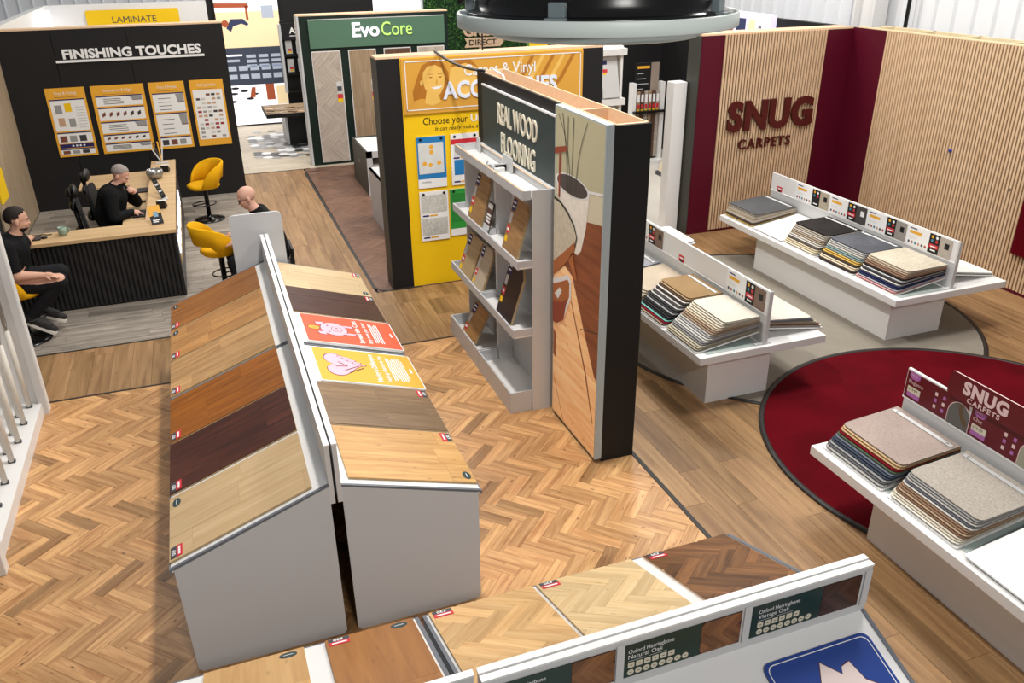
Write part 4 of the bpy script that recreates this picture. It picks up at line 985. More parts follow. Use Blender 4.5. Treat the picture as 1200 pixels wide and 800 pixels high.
# ================================================================== CARPET TABLES
sheet_grey = mat('grey_green_sheet', (176, 188, 184), .2, .5)  # thin grey-green sheet lying flat on each tabletop, left of the divider
def ctable(label, Xd, x0, x1, Y0, Y1, px0, px1, py0, py1):
    t = thing('carpet_display_table', label, 'display table', (0, 0, 0))
    b = MB(); b.box((x0, Y0, .625), (x1, Y1, .72), white, .006); b.build('tabletop', t)
    b = MB(); b.box((px0, py0, 0), (px1, py1, .63), white, .004); b.build('plinth', t)
    b = MB(); b.box((Xd-.002, Y0+.07, .72), (Xd+.035, Y1-.07, 1.08), ltgrey); b.build('divider', t)
    b = MB(); b.box((Xd, Y0+.05, 1.08), (Xd+.03, Y1-.05, 1.385), white, .002); b.build('header_rail', t)
    b = MB(); b.box((Xd-.006, Y0+.05, 1.08), (Xd, Y1-.05, 1.095), whitep); b.build('ledge', t)
    b = MB(); b.box((x0+.12, Y0+.06, .722), (Xd-.05, Y1-.06, .726), sheet_grey); b.build('top_sheet', t)
    b = MB(); b.box((Xd-.12, Y0+.05, .72), (Xd+.1, Y0+.09, .74), ltgrey); b.box((Xd-.01, Y0+.045, .72), (Xd+.04, Y0+.07, 1.385), ltgrey); b.build('bracket', t)
    return t
ctable('white carpet sample table in the middle, beside the black partition end', 5.77, 4.88, 6.62, 7.18, 11.3, 5.11, 5.98, 7.35, 11.0)
ctable('white carpet sample table farthest right, before the slatted walls', 9.12, 8.16, 10.08, 7.70, 11.85, 8.35, 9.29, 7.94, 11.0)
ctable('white carpet sample table at right edge with dark red header cards', 5.83, 4.88, 6.7, 1.2, 5.25, 5.15, 6.1, 1.4, 4.65)
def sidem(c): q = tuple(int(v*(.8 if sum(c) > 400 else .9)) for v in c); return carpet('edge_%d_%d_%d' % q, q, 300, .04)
def book(Xd, Yn, w, n, cols, label, side=1, group=None, Lb=.84, Lt=.66, zt=.95, top=None, strip_=True, thick=.16, zf=.745):
    M = frame((Xd-.03, Yn, 0), (0, 1, 0), (-1, 0, 0)) if side > 0 else frame((Xd+.06, Yn+w, 0), (0, -1, 0), (1, 0, 0))
    t = thing('carpet_sample_book', label, 'carpet samples', M=M, group=group)
    zh = .88
    b = MB(); Q = frame((0, .0, zh-.012), (1, 0, 0), (0, Lb+.02, zf-zh)); b.prism(rrect(0, 0, w, Lb+.02, .02, 2), -.015, 0, white, Q); b.build('base_board', t)
    for i in range(n):
        f = i/max(1, n-1); Le = Lb-(Lb-Lt)*f; z0 = zh+thick*f*.62; z1 = zf+(thick+.02)*f+.004
        if n > 1: th = thick/n*.74
        else: th = .02
        c = cols[min(len(cols)-1, int((1-f)*(len(cols)-1)+.5))] if n > 1 else cols[0]
        m = c if not isinstance(c, tuple) else carpet('swatch_%d_%d_%d' % c, c, 120, .12)
        if i == n-1 and top: m = top
        Q = frame((0, .02, z0), (1, 0, 0), (0, Le-.02, z1-z0)); l = math.hypot(Le-.02, z1-z0)
        P = [(.0, 0), (w, 0), (w, l-.05), (w-.015, l-.015), (w-.05, l), (.05, l), (.015, l-.015), (0, l-.05)]
        r = random.uniform(-.004, .004)
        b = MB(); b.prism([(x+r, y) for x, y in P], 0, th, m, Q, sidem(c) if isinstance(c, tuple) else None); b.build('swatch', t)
    if strip_:
        f = 1; Q = frame((0, .02, zh+thick*.62+thick/n), (1, 0, 0), (0, Lt-.02, zf+thick+.02+.004-zh-thick*.62))
        b = MB(); b.box((.03, .06, 0), (w-.03, .10, .003), ltgrey if not top else ltgrey, M=Q)
        for x in (.08, w-.08): b.lathe([(.012, .002), (.012, .006), (.006, .009)], chrome, 10, Q @ Matrix.Translation((x, .08, 0)))
        b.build('binding_strip', t, label='clear binding strip with two steel rivets')
    return t
# middle table
book(5.77, 7.30, .72, 17, [(208, 203, 190), (212, 204, 188), (214, 204, 186), (206, 194, 172), (188, 168, 142), (150, 128, 108), (176, 170, 164), (160, 160, 160), (190, 188, 184), (140, 138, 138), (120, 118, 118), (176, 168, 150), (150, 140, 120)], 'thick carpet sample book with cream top, nearest on the middle table', strip_=False, thick=.28, Lt=.5)
book(5.77, 8.07, .71, 17, [(150, 124, 90), (180, 154, 120), (90, 70, 58), (220, 214, 206), (60, 54, 52), (200, 196, 192), (80, 78, 78), (190, 188, 186), (60, 60, 62), (150, 150, 150), (44, 44, 46), (52, 52, 52), (38, 38, 40), (110, 170, 160), (120, 24, 40), (150, 130, 110)], 'carpet sample book with golden brown top on the middle table', thick=.28, Lt=.5)
book(5.77, 8.84, .70, 6, [(188, 174, 156), (196, 180, 158), (190, 172, 150)], 'carpet samples with pale beige top beside the black partition end', thick=.10, zf=.76, strip_=False)
book(5.77, 9.62, .70, 4, [(150, 152, 158), (60, 60, 64)], 'grey samples barely showing behind the black partition end', thick=.08)
book(5.80, 7.35, .78, 7, [(206, 198, 188), (120, 120, 130), (140, 132, 124), (170, 160, 140), (120, 84, 64), (190, 184, 176)], 'pale speckled samples lying on the far side of the middle table', side=-1, thick=.12, strip_=False)
book(5.80, 10.3, .78, 1, [(238, 238, 238)], 'white tray edge peeping over the middle table header', side=-1, thick=.3, zf=.9, strip_=False)
# far right table
book(9.12, 11.0, .80, 11, [(88, 88, 90), (160, 150, 138), (200, 190, 172), (184, 160, 130), (206, 198, 184), (90, 74, 66), (206, 176, 96)], 'carpet sample book with mid grey top at the far end of the right table', Lb=.88, Lt=.80, thick=.16)
t = thing('sample_tray', 'empty white sloping tray between two carpet sample books', 'tray', M=frame((9.09, 10.23, .88), (0, 1, 0), (-.86, 0, -.13)))
b = MB(); b.prism(rrect(0, 0, .74, .87, .02, 2), -.015, 0, whitep); b.build('board', t)
book(9.12, 9.46, .76, 12, [(52, 48, 48), (190, 180, 168), (206, 198, 188), (176, 160, 140), (210, 204, 196), (90, 84, 82), (214, 200, 170), (226, 216, 196)], 'carpet sample book with near black top on the right table', thick=.25, Lt=.66, top=carpet('swatch_dark', (50, 46, 46), 40, .3))
book(9.12, 8.64, .76, 12, [(106, 110, 118), (190, 188, 186), (206, 200, 190), (140, 160, 160), (212, 176, 92), (70, 60, 58), (220, 206, 180), (60, 50, 48)], 'carpet sample book with blue grey top on the right table', thick=.25, Lt=.66, top=carpet('swatch_bluegrey', (92, 94, 100), 60, .3))
book(9.12, 7.83, .77, 13, [(210, 200, 182), (206, 190, 168), (190, 168, 144), (150, 120, 100), (48, 40, 40), (200, 200, 200), (60, 60, 64), (210, 206, 200), (44, 50, 84), (170, 170, 176), (214, 150, 150)], 'carpet sample book with oatmeal top, nearest on the right table', thick=.26, Lt=.67, top=carpet('swatch_oatmeal', (194, 184, 166), 50, .15), strip_=False)
book(9.16, 7.9, .8, 1, [(226, 226, 222)], 'white tray on the far side of the right table near its end', side=-1, thick=.03, strip_=False)
# table at right edge
hgb = carpet('swatch_herringbone', (172, 164, 154), 90, .04)
book(5.83, 4.43, .75, 11, [(168, 152, 144), (196, 168, 130), (190, 156, 116), (120, 20, 32), (80, 92, 70), (104, 112, 124), (70, 78, 92), (60, 66, 80), (150, 150, 150), (96, 96, 100), (170, 168, 164)], 'carpet sample book with pinkish taupe top under the dark red header')
book(5.83, 3.62, .74, 13, [(198, 188, 178), (150, 148, 146), (176, 172, 168), (90, 92, 100), (200, 196, 190), (140, 112, 90), (176, 150, 124), (120, 92, 74), (206, 196, 178), (228, 222, 210)], 'carpet sample book with patterned light grey top, second from the far end', top=hgb)
t = thing('sample_tray', 'empty white sloping tray at the right picture edge', 'tray', M=frame((5.80, 2.75, .885), (0, 1, 0), (-.86, 0, -.13)))
b = MB(); b.prism(rrect(0, 0, .78, .88, .02, 2), -.015, 0, whitep); b.build('board', t)
book(5.83, 1.95, .74, 10, [(226, 216, 180), (206, 196, 150), (90, 86, 70), (212, 200, 160), (170, 162, 120)], 'olive and cream sample corner at the right picture edge', zf=.80, Lb=.8)
# header cards of the tables
phm = [mat('ph_room%d' % i, c, .5, noise=.15, nscale=7) for i, c in enumerate(((172, 160, 140), (70, 66, 66), (150, 144, 138), (176, 168, 158), (120, 96, 84)))]
def hcard(Xd, Y0, Y1, lab, ph, dark=True, red_=True, wh=True, g=None):
    t = thing('header_card', lab, 'header card', M=SIDE(Xd-.001, Y1, 1.10), group=g); w = Y1-Y0; h = .268; f = w/.83
    b = MB(); b.box((0, 0, 0), (w, h, .004), whitep); b.build('card', t); b = MB()
    if wh:
        b.rect(.05*f, .235, .18*f, .25, .005, navy); b.rect(.05*f, .17, .28*f, .21, .005, amber)
        for i in range(6): b.disc((.06+i*.062)*f, .045, .02, .005, mat('dot%d' % (i % 4), ((90, 80, 90), (170, 90, 80), (70, 130, 150), (200, 150, 120))[i % 4], .5), n=10)
        for i in range(2): b.rect(.05*f, .12-i*.02, .2*f, .126-i*.02, .005, ltgrey)
    b.rect(.42*f, 0, .61*f, h, .005, blackw)
    for i, c in enumerate((amber, whitep, mat('dot2', (70, 130, 150), .5), redp)): b.disc((.475+.08*(i % 2))*f, .225-(i//2)*.055, .022, .006, c, n=10)
    if red_: b.rect(.435*f, .07, .595*f, .125, .006, redp); b.rect(.46*f, .085, .57*f, .10, .007, whitep)
    b.rect(.47*f, .03, .56*f, .05, .006, whitep)
    b.rect(.61*f, 0, w, h, .005, ph); b.rect(.7*f, .12, .78*f, .2, .006, blackw if ph is not phm[1] else whitep); b.build('print', t)
hcard(9.12, 10.31, 11.14, 'header card with beige room photo, farthest on the right table', phm[0], red_=False)
hcard(9.12, 9.47, 10.30, 'header card with dark room photo on the right table', phm[1])
hcard(9.12, 8.67, 9.46, 'header card with grey armchair photo on the right table', phm[2])
hcard(9.12, 7.86, 8.66, 'header card with pale stair photo, nearest on the right table', phm[3])
hcard(5.77, 7.30, 8.09, 'header card with brown photo, nearest on the middle table', phm[4])
hcard(5.77, 9.66, 10.5, 'header card showing a dark strip beside the black partition end', phm[4])
for (Xd, Y, z, l) in ((5.77, 9.22, 1.10, 'small red sticker on the middle table header'), (9.12, 11.62, 1.10, 'small red sticker at the far end of the right table header')):
    b = MB(); b.box((0, 0, 0), (.13, .09, .004), redp); b.rect(.03, .0, .1, .03, .005, blackw); b.rect(.02, .045, .11, .065, .005, whitep); q = b.build('sticker'); q.matrix_world = SIDE(Xd-.002, Y, z); tag(q, l, 'sticker')
snugm = mat('wine_card', (96, 14, 30), .4); pinkl = mat('pale_pink_print', (226, 196, 196), .5); lil = mat('lilac_tag', (170, 104, 170), .5)
def snugcard(Y0, Y1, name, lab, lite):
    t = thing('header_card', lab, 'header card', M=SIDE(5.829, Y1, 1.10)); w = Y1-Y0
    b = MB(); b.box((0, 0, 0), (w, .27, .004), snugm); b.build('card', t); b = MB()
    b.prism([(.03, .27), (.15, .27), (.15, .225), (.12, .20), (.06, .20), (.03, .225)], .004, .005, lil); b.text('SNUG', .045, .235, .018, pinkl, .0055)
    b.text(name, .03, .155, .035, pinkl, .005); b.rect(.03, .065, .18, .125, .005, icon); b.text('£19.99', .045, .085, .026, blackw, .006); b.rect(.03, .02, .18, .065, .005, lil)
    for i in range(2):
        for j in range(3): b.rect(.34+i*.09, .05+j*.062, .37+i*.09, .085+j*.062, .005, lil if (i+j) % 2 else pinkl)
    ar = [(.50, 0), (.50, .12)]+[(.62-.12*math.cos(a), .12+.12*math.sin(a)) for a in [R(x) for x in range(15, 180, 15)]]+[(.74, .12), (.74, 0)]
    b.flat([(x, y) for x, y in ar], .005, pinkl); b.flat([(.62+(x-.62)*.94, y*.965) for x, y in ar], .006, lite)
    b.flat([(.60, .2), (.64, .22), (.66, .14), (.72, .08), (.71, .04), (.67, .06), (.63, .12)], .007, mat('ph_bronze', (96, 76, 50), .5)); b.build('print', t)
snugcard(4.49, 5.19, 'Elegance', 'wine red header card with arched photo, left of the dark red sign', mat('ph_grey', (96, 94, 92), .5))
snugcard(3.66, 4.455, 'Chic', 'wine red header card directly below the dark red rounded sign', mat('ph_sage', (160, 158, 140), .5))
t = thing('header_sign', 'dark red rounded sign with pink lettering above the right edge table', 'sign', M=SIDE(5.805, 4.72, 1.375))
b = MB(); b.prism(rrect(0, 0, 1.5, .235, .05), 0, .012, snugm, None, pinkl); b.build('board', t)
b = MB(); b.spaced('SNUG', .16, .085, .11, pinkl, .013, .45, .10, bold=.045, depth=.004); b.spaced('CARPETS', .22, .02, .044, pinkl, .013, .33, .2, depth=.003, bold=.01); b.build('lettering', t)

# ================================================================== SERVICE COUNTER
ctop = wood('counter_oak', (222, 190, 146), (200, 164, 118), .4, .1, 0, 'Object', .6)
o = thing('service_counter', 'L-shaped oak topped counter with black slatted front', 'counter', (0, 0, 0))
b = MB(); b.prism([(-3.2, 13.28), (-.655, 13.28), (-.655, 18.27), (-1.11, 18.27), (-1.11, 13.98), (-1.39, 13.98), (-1.39, 13.84), (-3.2, 13.84)], 1.06, 1.11, ctop); b.build('worktop', o)
b = MB(); b.box((-3.1, 13.36, 0), (-.69, 13.42, 1.06), blackw); b.box((-.72, 13.36, 0), (-.69, 18.24, 1.06), blackw); b.build('core_panel', o)
b = MB(); n = 36
for i in range(n):
    x = -3.08+i*.0675; b.box((x, 13.325, .03), (x+.04, 13.36, 1.06), mat('black_slat', (34, 33, 34), .45), .003)
b.build('slats', o, kind='stuff')
b = MB(); b.box((-.69, 13.33, .02), (-.672, 18.22, 1.06), mat('charcoal_side', (66, 66, 72), .45)); b.build('side_panel', o)
b = MB(); b.box((-2.4, 17.15, .90), (-2.02, 18.2, .94), ctop); b.box((-1.50, 14.0, .90), (-1.11, 17.15, .94), ctop); b.box((-2.02, 17.15, .90), (-1.11, 18.2, .94), ctop); b.build('desk_shelf', o)
b = MB(); b.box((-2.0, 18.1, 0), (-1.95, 18.2, .9), blackw); b.box((-1.2, 14.2, 0), (-1.12, 18.0, .9), blackw); b.build('support', o)
# raised letters along the counter side
b = MB(); gp = mat('gold_vinyl', (196, 160, 96), .4); M = frame((-.671, 13.4, .25), (0, 1, 0), (0, 0, 1))
b.box((.15, .18, 0), (3.6, .33, .008), gp, M=M)
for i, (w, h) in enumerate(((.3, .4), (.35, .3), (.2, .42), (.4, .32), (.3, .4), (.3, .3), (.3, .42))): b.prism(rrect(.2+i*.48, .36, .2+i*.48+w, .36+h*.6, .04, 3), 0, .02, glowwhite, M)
b.build('side_decoration', o, label='white and gold raised decoration')
# things on the counter
o = thing('mug', 'sage green mug on the counter beside the computer mouse', 'mug', (-2.25, 13.62, 1.11))
mg = mat('sage_glaze', (132, 152, 134), .3)
b = MB(); b.lathe([(.04, 0), (.058, .02), (.062, .13), (.055, .13), (.05, .03), (.0, .025)], mg, 20, cap=False); b.build('body', o)
b = MB(); b.tube([(.055, 0, .105), (.095, 0, .10), (.1, 0, .06), (.055, 0, .035)], .01, mg, 6); b.build('handle', o)
b = MB(); b.ball((-2.5, 13.55, 1.125), (.045, .03, .02), black); tag(b.build('computer_mouse'), 'small black computer mouse on the counter', 'mouse')
o = thing('laptop', 'closed dark laptop under the young man\'s hand', 'laptop', (-2.72, 13.6, 1.11), rz=.05)
b = MB(); b.box((-.17, -.13, 0), (.17, .13, .012), black, .004); b.build('base', o); b = MB(); b.box((-.17, -.13, .013), (.17, .13, .022), mat('laptop_grey', (58, 56, 60), .35), .003); b.build('lid', o)
b = MB(); b.tube([(-2.62, 13.72, 1.12), (-2.55, 13.74, 1.125), (-2.47, 13.70, 1.12), (-2.42, 13.72, 1.12)], .008, bronze, 5); tag(b.build('spectacles'), 'folded spectacles lying behind the mouse', 'spectacles')
def keyb(x, y, lab, n=1, sx=.16, sy=.10):
    o = thing('desk_device', lab, 'device', (x, y, .94)); b = MB(); b.box((-sx/2, -sy/2, 0), (sx/2, sy/2, .02), black, .004); b.build('body', o)
    b = MB()
    for i in range(5):
        for j in range(3): b.box((-sx/2+.012+i*sx*.18, -sy/2+.012+j*sy*.3, .02), (-sx/2+.012+i*sx*.18+sx*.13, -sy/2+.012+j*sy*.3+sy*.2, .026), trimg)
    b.build('keys', o)
keyb(-1.24, 16.6, 'black numeric pad on the low desk behind the side bar', sx=.22, sy=.32)
keyb(-1.26, 14.98, 'black keyboard under the grey haired man\'s hand', sx=.2, sy=.42)
b = MB(); b.box((-1.45, 15.72, .94), (-1.18, 15.78, .97), black, .004); tag(b.build('desk_device'), 'slim black tray lying between the two desk keyboards', 'device')
def cardholder(x, y, lab):
    o = thing('card_reader', lab, 'card holder', (x, y, 1.11), rz=-.15)
    b = MB(); b.prism([(-.08, 0), (.08, 0), (.08, .04), (-.08, .13)], -.07, .07, black, frame((0, 0, 0), (0, 1, 0), (0, 0, 1))); b.build('body', o)
    b = MB(); b.box((-.065, .0, .05), (.065, .07, .12), white, .005); b.build('card_block', o)
cardholder(-.83, 17.25, 'black and white card holder at the far end of the bar')
cardholder(-.86, 14.62, 'black and white card holder behind the yellow leaflet')
o = thing('leaflet_stand', 'yellow and black leaflet leaning on the counter corner', 'leaflet', M=frame((-1.0, 13.62, 1.113), (.95, .25, 0), (-.05, .12, .25)))
b = MB(); b.box((0, 0, 0), (.18, .30, .01), amber); b.rect(0, 0, .18, .13, .0105, blackw); b.flat([(0, .13), (.18, .13), (.18, .18)], .0106, blackw); b.rect(.06, .12, .13, .2, .011, mat('leaf_blue', (120, 160, 186), .5)); b.build('leaflet', o)
b = MB(); b.rect(.03, .06, .14, .075, .0115, whitep); b.rect(.03, .035, .11, .05, .0115, whitep); b.build('lettering', o)
b = MB(); b.box((0, -.005, -.09), (.18, .01, .0), ltgrey); b.build('foot', o)
o = thing('tablet_stand', 'long dark sample strip on a clear stand in the middle of the bar', 'stand', (-.83, 15.2, 1.11), rz=.12)
b = MB(); b.box((-.05, -.1, 0), (.05, .02, .02), ltgrey); b.build('foot', o)
b = MB(); M = frame((-.02, -.05, .03), (.25, 0, .1), (-.08, .78, .25)); b.box((-.03, 0, 0), (.05, .62, .015), blackw, M=M)
for i in range(5): b.rect(-.02, .06+i*.11, .04, .12+i*.11, .016, ltgrey if i % 2 else bronze, M)
b.build('strip', o)
o = thing('glass_bowl', 'round glass bowl with silver contents on the bar', 'bowl', (-1.0, 16.75, 1.11))
b = MB(); b.lathe([(.05, 0), (.12, .02), (.155, .09), (.14, .17), (.13, .17), (.14, .09), (.1, .03), (0, .02)], mat('smoky_glass', (150, 146, 142), .08, .8, metal=.5), 22, cap=False); b.build('body', o)
b = MB()
for i in range(12): b.ball((random.uniform(-.08, .08), random.uniform(-.08, .08), random.uniform(.05, .13)), .03, glowwhite if i % 3 == 0 else chrome, seg=8, rings=6)
b.build('contents', o, kind='stuff')
o = thing('sample_fan', 'fan of thin sample strips at the far end of the bar', 'samples', (-.9, 18.0, 1.11))
for i in range(4):
    b = MB(); a = -.5+i*.22; b.box((-.012, -.004, 0), (.012, .004, .42), (ltgrey, bronze, amber, ltgrey)[i], M=Matrix.Translation((0, 0, .01)) @ Matrix.Rotation(a, 4, 'Y') @ Matrix.Rotation(-.3, 4, 'X')); b.build('strip', o)
b = MB(); b.box((-.12, -.05, 0), (.12, .05, .02), ltgrey); b.build('foot', o)

# ---- yellow stools
def stool(x, y, rz, label, zs=.70):
    o = thing('bar_stool', label, 'stool', (x, y, 0), rz=rz, group='mustard swivel stools')
    b = MB(); b.lathe([(.01, .0), (.295, .0), (.295, .018), (.2, .035), (.06, .05), (.045, .075), (.04, .1), (.01, .1)], blackm, 32); b.build('base', o)
    b = MB(); b.lathe([(.042, .08), (.042, zs-.1), (.07, zs-.07), (.07, zs-.03)], black, 16); b.build('column', o)
    b = MB(); pts = [(.23*math.cos(a)+.06, .2*math.sin(a), .34) for a in [i*2*math.pi/20 for i in range(20)]]
    b.tube(pts, .012, black, 6, closed=True); b.tube([(.04, 0, .34), (.28, 0, .34)], .012, black, 6); b.build('foot_ring', o)
    b = MB(); b.tube([(-.03, -.05, zs-.05), (-.06, -.22, zs-.06), (-.06, -.26, zs-.05)], .01, black, 6); b.build('lever', o)
    # seat cushion: rounded shell, front at +x
    b = MB(); n = 28; prof = [(.15, -.045), (.9, -.03), (1.0, .01), (.96, .045), (.8, .065), (.4, .06), (.02, .055)]
    rings = []
    for f, z in prof:
        rings.append([b.bm.verts.new(((.31*math.copysign(abs(math.cos(t))**.8, math.cos(t))+.02)*f, .29*math.copysign(abs(math.sin(t))**.8, math.sin(t))*f, zs+z)) for t in [i*2*math.pi/n for i in range(n)]])
    fs = [b.bm.faces.new((rings[i][q], rings[i][(q+1) % n], rings[i+1][(q+1) % n], rings[i+1][q])) for i in range(len(rings)-1) for q in range(n)]
    fs += [b.bm.faces.new(rings[0][::-1]), b.bm.faces.new(rings[-1])]
    for f in fs: f.smooth = True
    b._fin(fs, mustard, None); b.build('seat', o)
    # wrap-round back with a slot under it
    b = MB(); N = 26; th = .045; V = []
    for i in range(N+1):
        a = R(62)+R(236)*i/N; e = abs(i/N-.5)*2; r0 = .30+.04*(1-e)
        top = zs+.06+.42*(1-e**3.0)**.8; bot = zs+.0 if e > .52 else zs+.17-.0*e
        if .40 < e < .62: bot = zs+.17-(e-.40)/.22*.17
        lean = .10
        row = []
        for rr, zz in ((r0, bot), (r0+th, bot), (r0+th+lean*(top-zs), top-.02), (r0+th*.5+lean*(top-zs), top), (r0+lean*(top-zs), top-.02)):
            row.append(b.bm.verts.new((rr*math.cos(a), rr*math.sin(a), zz)))
        V.append(row)
    fs = []
    for i in range(N):
        for q in range(5): fs.append(b.bm.faces.new((V[i][q], V[i][(q+1) % 5], V[i+1][(q+1) % 5], V[i+1][q])))
    fs += [b.bm.faces.new(V[0][::-1]), b.bm.faces.new(V[-1])]
    for f in fs: f.smooth = True
    b._fin(fs, mustard, None); bmesh.ops.recalc_face_normals(b.bm, faces=b.bm.faces); b.build('backrest', o)
    return o
stool(-.178, 17.5, R(200), 'mustard stool standing by the black wall beyond the counter')
stool(-.07, 13.2, R(22), 'mustard stool with its back to us, nearest the counter corner', .72)
stool(-2.80, 12.40, R(5), 'mustard stool the young man in black sits on', .72)

# ---- office chairs
def ochair(x, y, rz, label):
    o = thing('office_chair', label, 'office chair', (x, y, 0), rz=rz)
    b = MB()
    for i in range(5):
        a = i*2*math.pi/5; b.tube([(0, 0, .12), (.32*math.cos(a), .32*math.sin(a), .07)], [.035, .02], black, 6); b.ball((.34*math.cos(a), .34*math.sin(a), .04), .04, black, seg=8, rings=6)
    b.build('base', o)
    b = MB(); b.tube([(0, 0, .1), (0, 0, .62)], .035, black, 8); b.build('column', o)
    b = MB(); b.prism(rrect(-.28, -.3, .3, .3, .1), .56, .64, black); b.build('seat', o)
    b = MB(); M = frame((-.26, 0, .66), (0, 1, 0), (-.12, 0, 1))
    b.prism(rrect(-.28, .08, .28, .78, .14), -.02, .03, mat('black_mesh', (22, 22, 24), .7), M); b.build('backrest', o)
    b = MB(); b.tube([(-.25, 0, .62), (-.36, 0, .85), (-.42, 0, 1.55)], .035, black, 8); b.ball((-.40, 0, .92), (.07, .2, .1), black); b.ball((-.42, 0, 1.35), (.05, .14, .08), black); b.build('spine', o)
    b = MB(); b.ball((-.36, 0, 1.60), (.055, .20, .10), black); b.ball((-.42, 0, 1.56), (.06, .09, .09), black); b.build('headrest', o)
    for s in (-1, 1): b = MB(); b.tube([(-.1, s*.28, .6), (-.12, s*.33, .84)], .025, black, 6); b.box((-.24, s*.33-.04, .84), (.06, s*.33+.04, .87), black, .01); b.build('armrest', o)
    return o
ochair(-1.72, 14.40, R(8), 'black office chair with headrest, left behind the counter')
ochair(-1.62, 15.30, R(-5), 'black office chair behind the grey haired man')

# ---- white rod display at the far left
rod = mat('cream_rod', (216, 210, 200), .4)
o = thing('rod_display_stand', 'white display case with hanging cream rods at the left edge', 'display stand', (0, 0, 0))
b = MB(); b.box((-2.98, 10.05, 0), (-2.28, 10.14, 3.4), white); b.box((-2.36, 9.98, 0), (-2.28, 10.05, 3.4), ltgrey); b.build('end_panel', o)
b = MB(); b.box((-2.98, 7.05, 0), (-2.94, 10.05, 3.4), ltgrey); b.build('back_panel', o)
b = MB(); b.box((-2.94, 7.1, 0), (-2.33, 10.05, .15), white); b.build('ledge', o)
b = MB(); b.box((-2.98, 6.96, 0), (-2.27, 7.08, 3.4), white, .01); b.build('end_panel', o)
b = MB(); b.box((-2.94, 7.1, 2.0), (-2.6, 10.05, 2.06), ltgrey); b.build('rail', o)
for i in range(14):
    y = 9.93-i*.205; rx = -2.45 if i % 2 == 0 else -2.53
    t_ = MB(); t_.tube([(rx, y, .17), (rx, y, 1.14)], .03, rod, 8); q = t_.build('hanging_rod', o)
    t_ = MB(); t_.tube([(rx, y-.05, 1.22), (rx, y-.05, 1.62), (rx, y, 1.68), (rx, y+.05, 1.62), (rx, y+.05, 1.22), (rx, y, 1.16)], .013, mat('steel_hook', (150, 144, 136), .3, metal=.6), 6, closed=True); t_.build('hook', q)
    t_ = MB(); t_.box((rx-.035, y-.02, .15), (rx+.035, y+.02, .18), trimg); t_.build('clip', q)

# ---- round hanging fixture close to the camera
o = thing('round_hanging_fixture', 'large black drum with a pale ring hanging in front of the camera at the top', 'ceiling fixture', (1.555, 3.247, 0))
ringm = mat('pale_ring', (220, 230, 226), .45)
b = MB(); b.lathe([(.548, 4.703), (.558, 4.703), (.562, 4.708), (.562, 4.753), (.558, 4.757), (.550, 4.757), (.546, 4.753), (.546, 4.705)], ringm, 96, cap=False); b.build('ring', o)
b = MB(); b.lathe([(.10, 4.665), (.41, 4.665), (.424, 4.672), (.424, 4.69), (.41, 4.70), (.1, 4.70)], ringm, 72); b.box((-.04, -.405, 4.672), (.10, -.38, 4.695), bronze, M=Matrix.Rotation(R(-12), 4, 'Z')); b.build('lower_plate', o)
b = MB(); b.lathe([(.30, 4.70), (.50, 4.735), (.52, 4.745), (.525, 4.755), (.515, 4.765), (.492, 4.768), (.49, 4.80), (.482, 4.81), (.482, 5.4), (.30, 5.4)], blackm, 72); b.build('drum', o)
gb = mat('grey_bracket', (128, 140, 144), .4)
for a in (R(229), R(306), R(20), R(90), R(165)):
    b = MB(); M = Matrix.Rotation(a, 4, 'Z'); b.box((.495, -.03, 4.765), (.525, .03, 4.815), gb, .003, M); b.box((.50, -.038, 4.735), (.548, .038, 4.765), gb, .003, M); b.build('bracket', o)
b = MB(); b.tube([(-.56, .05, 4.8), (-.5, .0, 4.86), (-.5, -.1, 5.0), (-.53, .05, 5.3)], .012, black, 6); b.build('cable', o)
# second ceiling fixture edge and pendant cable behind
b = MB(); b.tube([(4.15, 12.6, 3.5), (4.15, 12.6, 4.4)], .012, black, 6); o = b.build('pendant_cable'); tag(o, 'thin black cable rising behind the yellow partition', 'cable')
b = MB(); b.box((7.72, 19.8, 2.68), (8.2, 19.86, 2.95), yellow); b.box((7.66, 19.8, 0), (7.72, 19.86, 3.1), leafm[2]); o = b.build('standing_sign'); tag(o, 'yellow sign with green post behind the yellow partition', 'sign')

# ================================================================== PEOPLE
skin = mat('skin', (214, 166, 146), .5, .3, noise=.05, nscale=12); skin2 = mat('skin_young', (206, 158, 134), .5, .3, noise=.05, nscale=12)
shirt = mat('black_cotton', (20, 20, 22), .85, .15, noise=.15, nscale=8); trouser = mat('black_trousers', (30, 30, 33), .85, .15, noise=.15, nscale=8)
hairg = mat('cropped_grey_hair', (150, 140, 134), .8, .2, noise=.2, nscale=90); haird = mat('dark_hair', (34, 26, 22), .7, .3, noise=.2, nscale=60); lips = mat('lips', (176, 104, 96), .5)
eyed = mat('eye_dark', (40, 30, 28), .3); shoe = mat('dark_shoe', (40, 38, 38), .7); sole = mat('white_sole', (220, 214, 204), .6)
def limb(b, chain, L, m):
    """tapering limb: closed frusta and joint balls that the voxel fusion turns into one surface"""
    for i, (p, r) in enumerate(chain):
        p = Vector(p)-L; b.ball(p, r, m, None, 16, 12)
        if i:
            q = Vector(chain[i-1][0])-L; r0 = chain[i-1][1]
            k = max(2, int((p-q).length/.05)); b.tube([q+(p-q)*t/k for t in range(k+1)], [r0+(r-r0)*t/k for t in range(k+1)], m, 14)
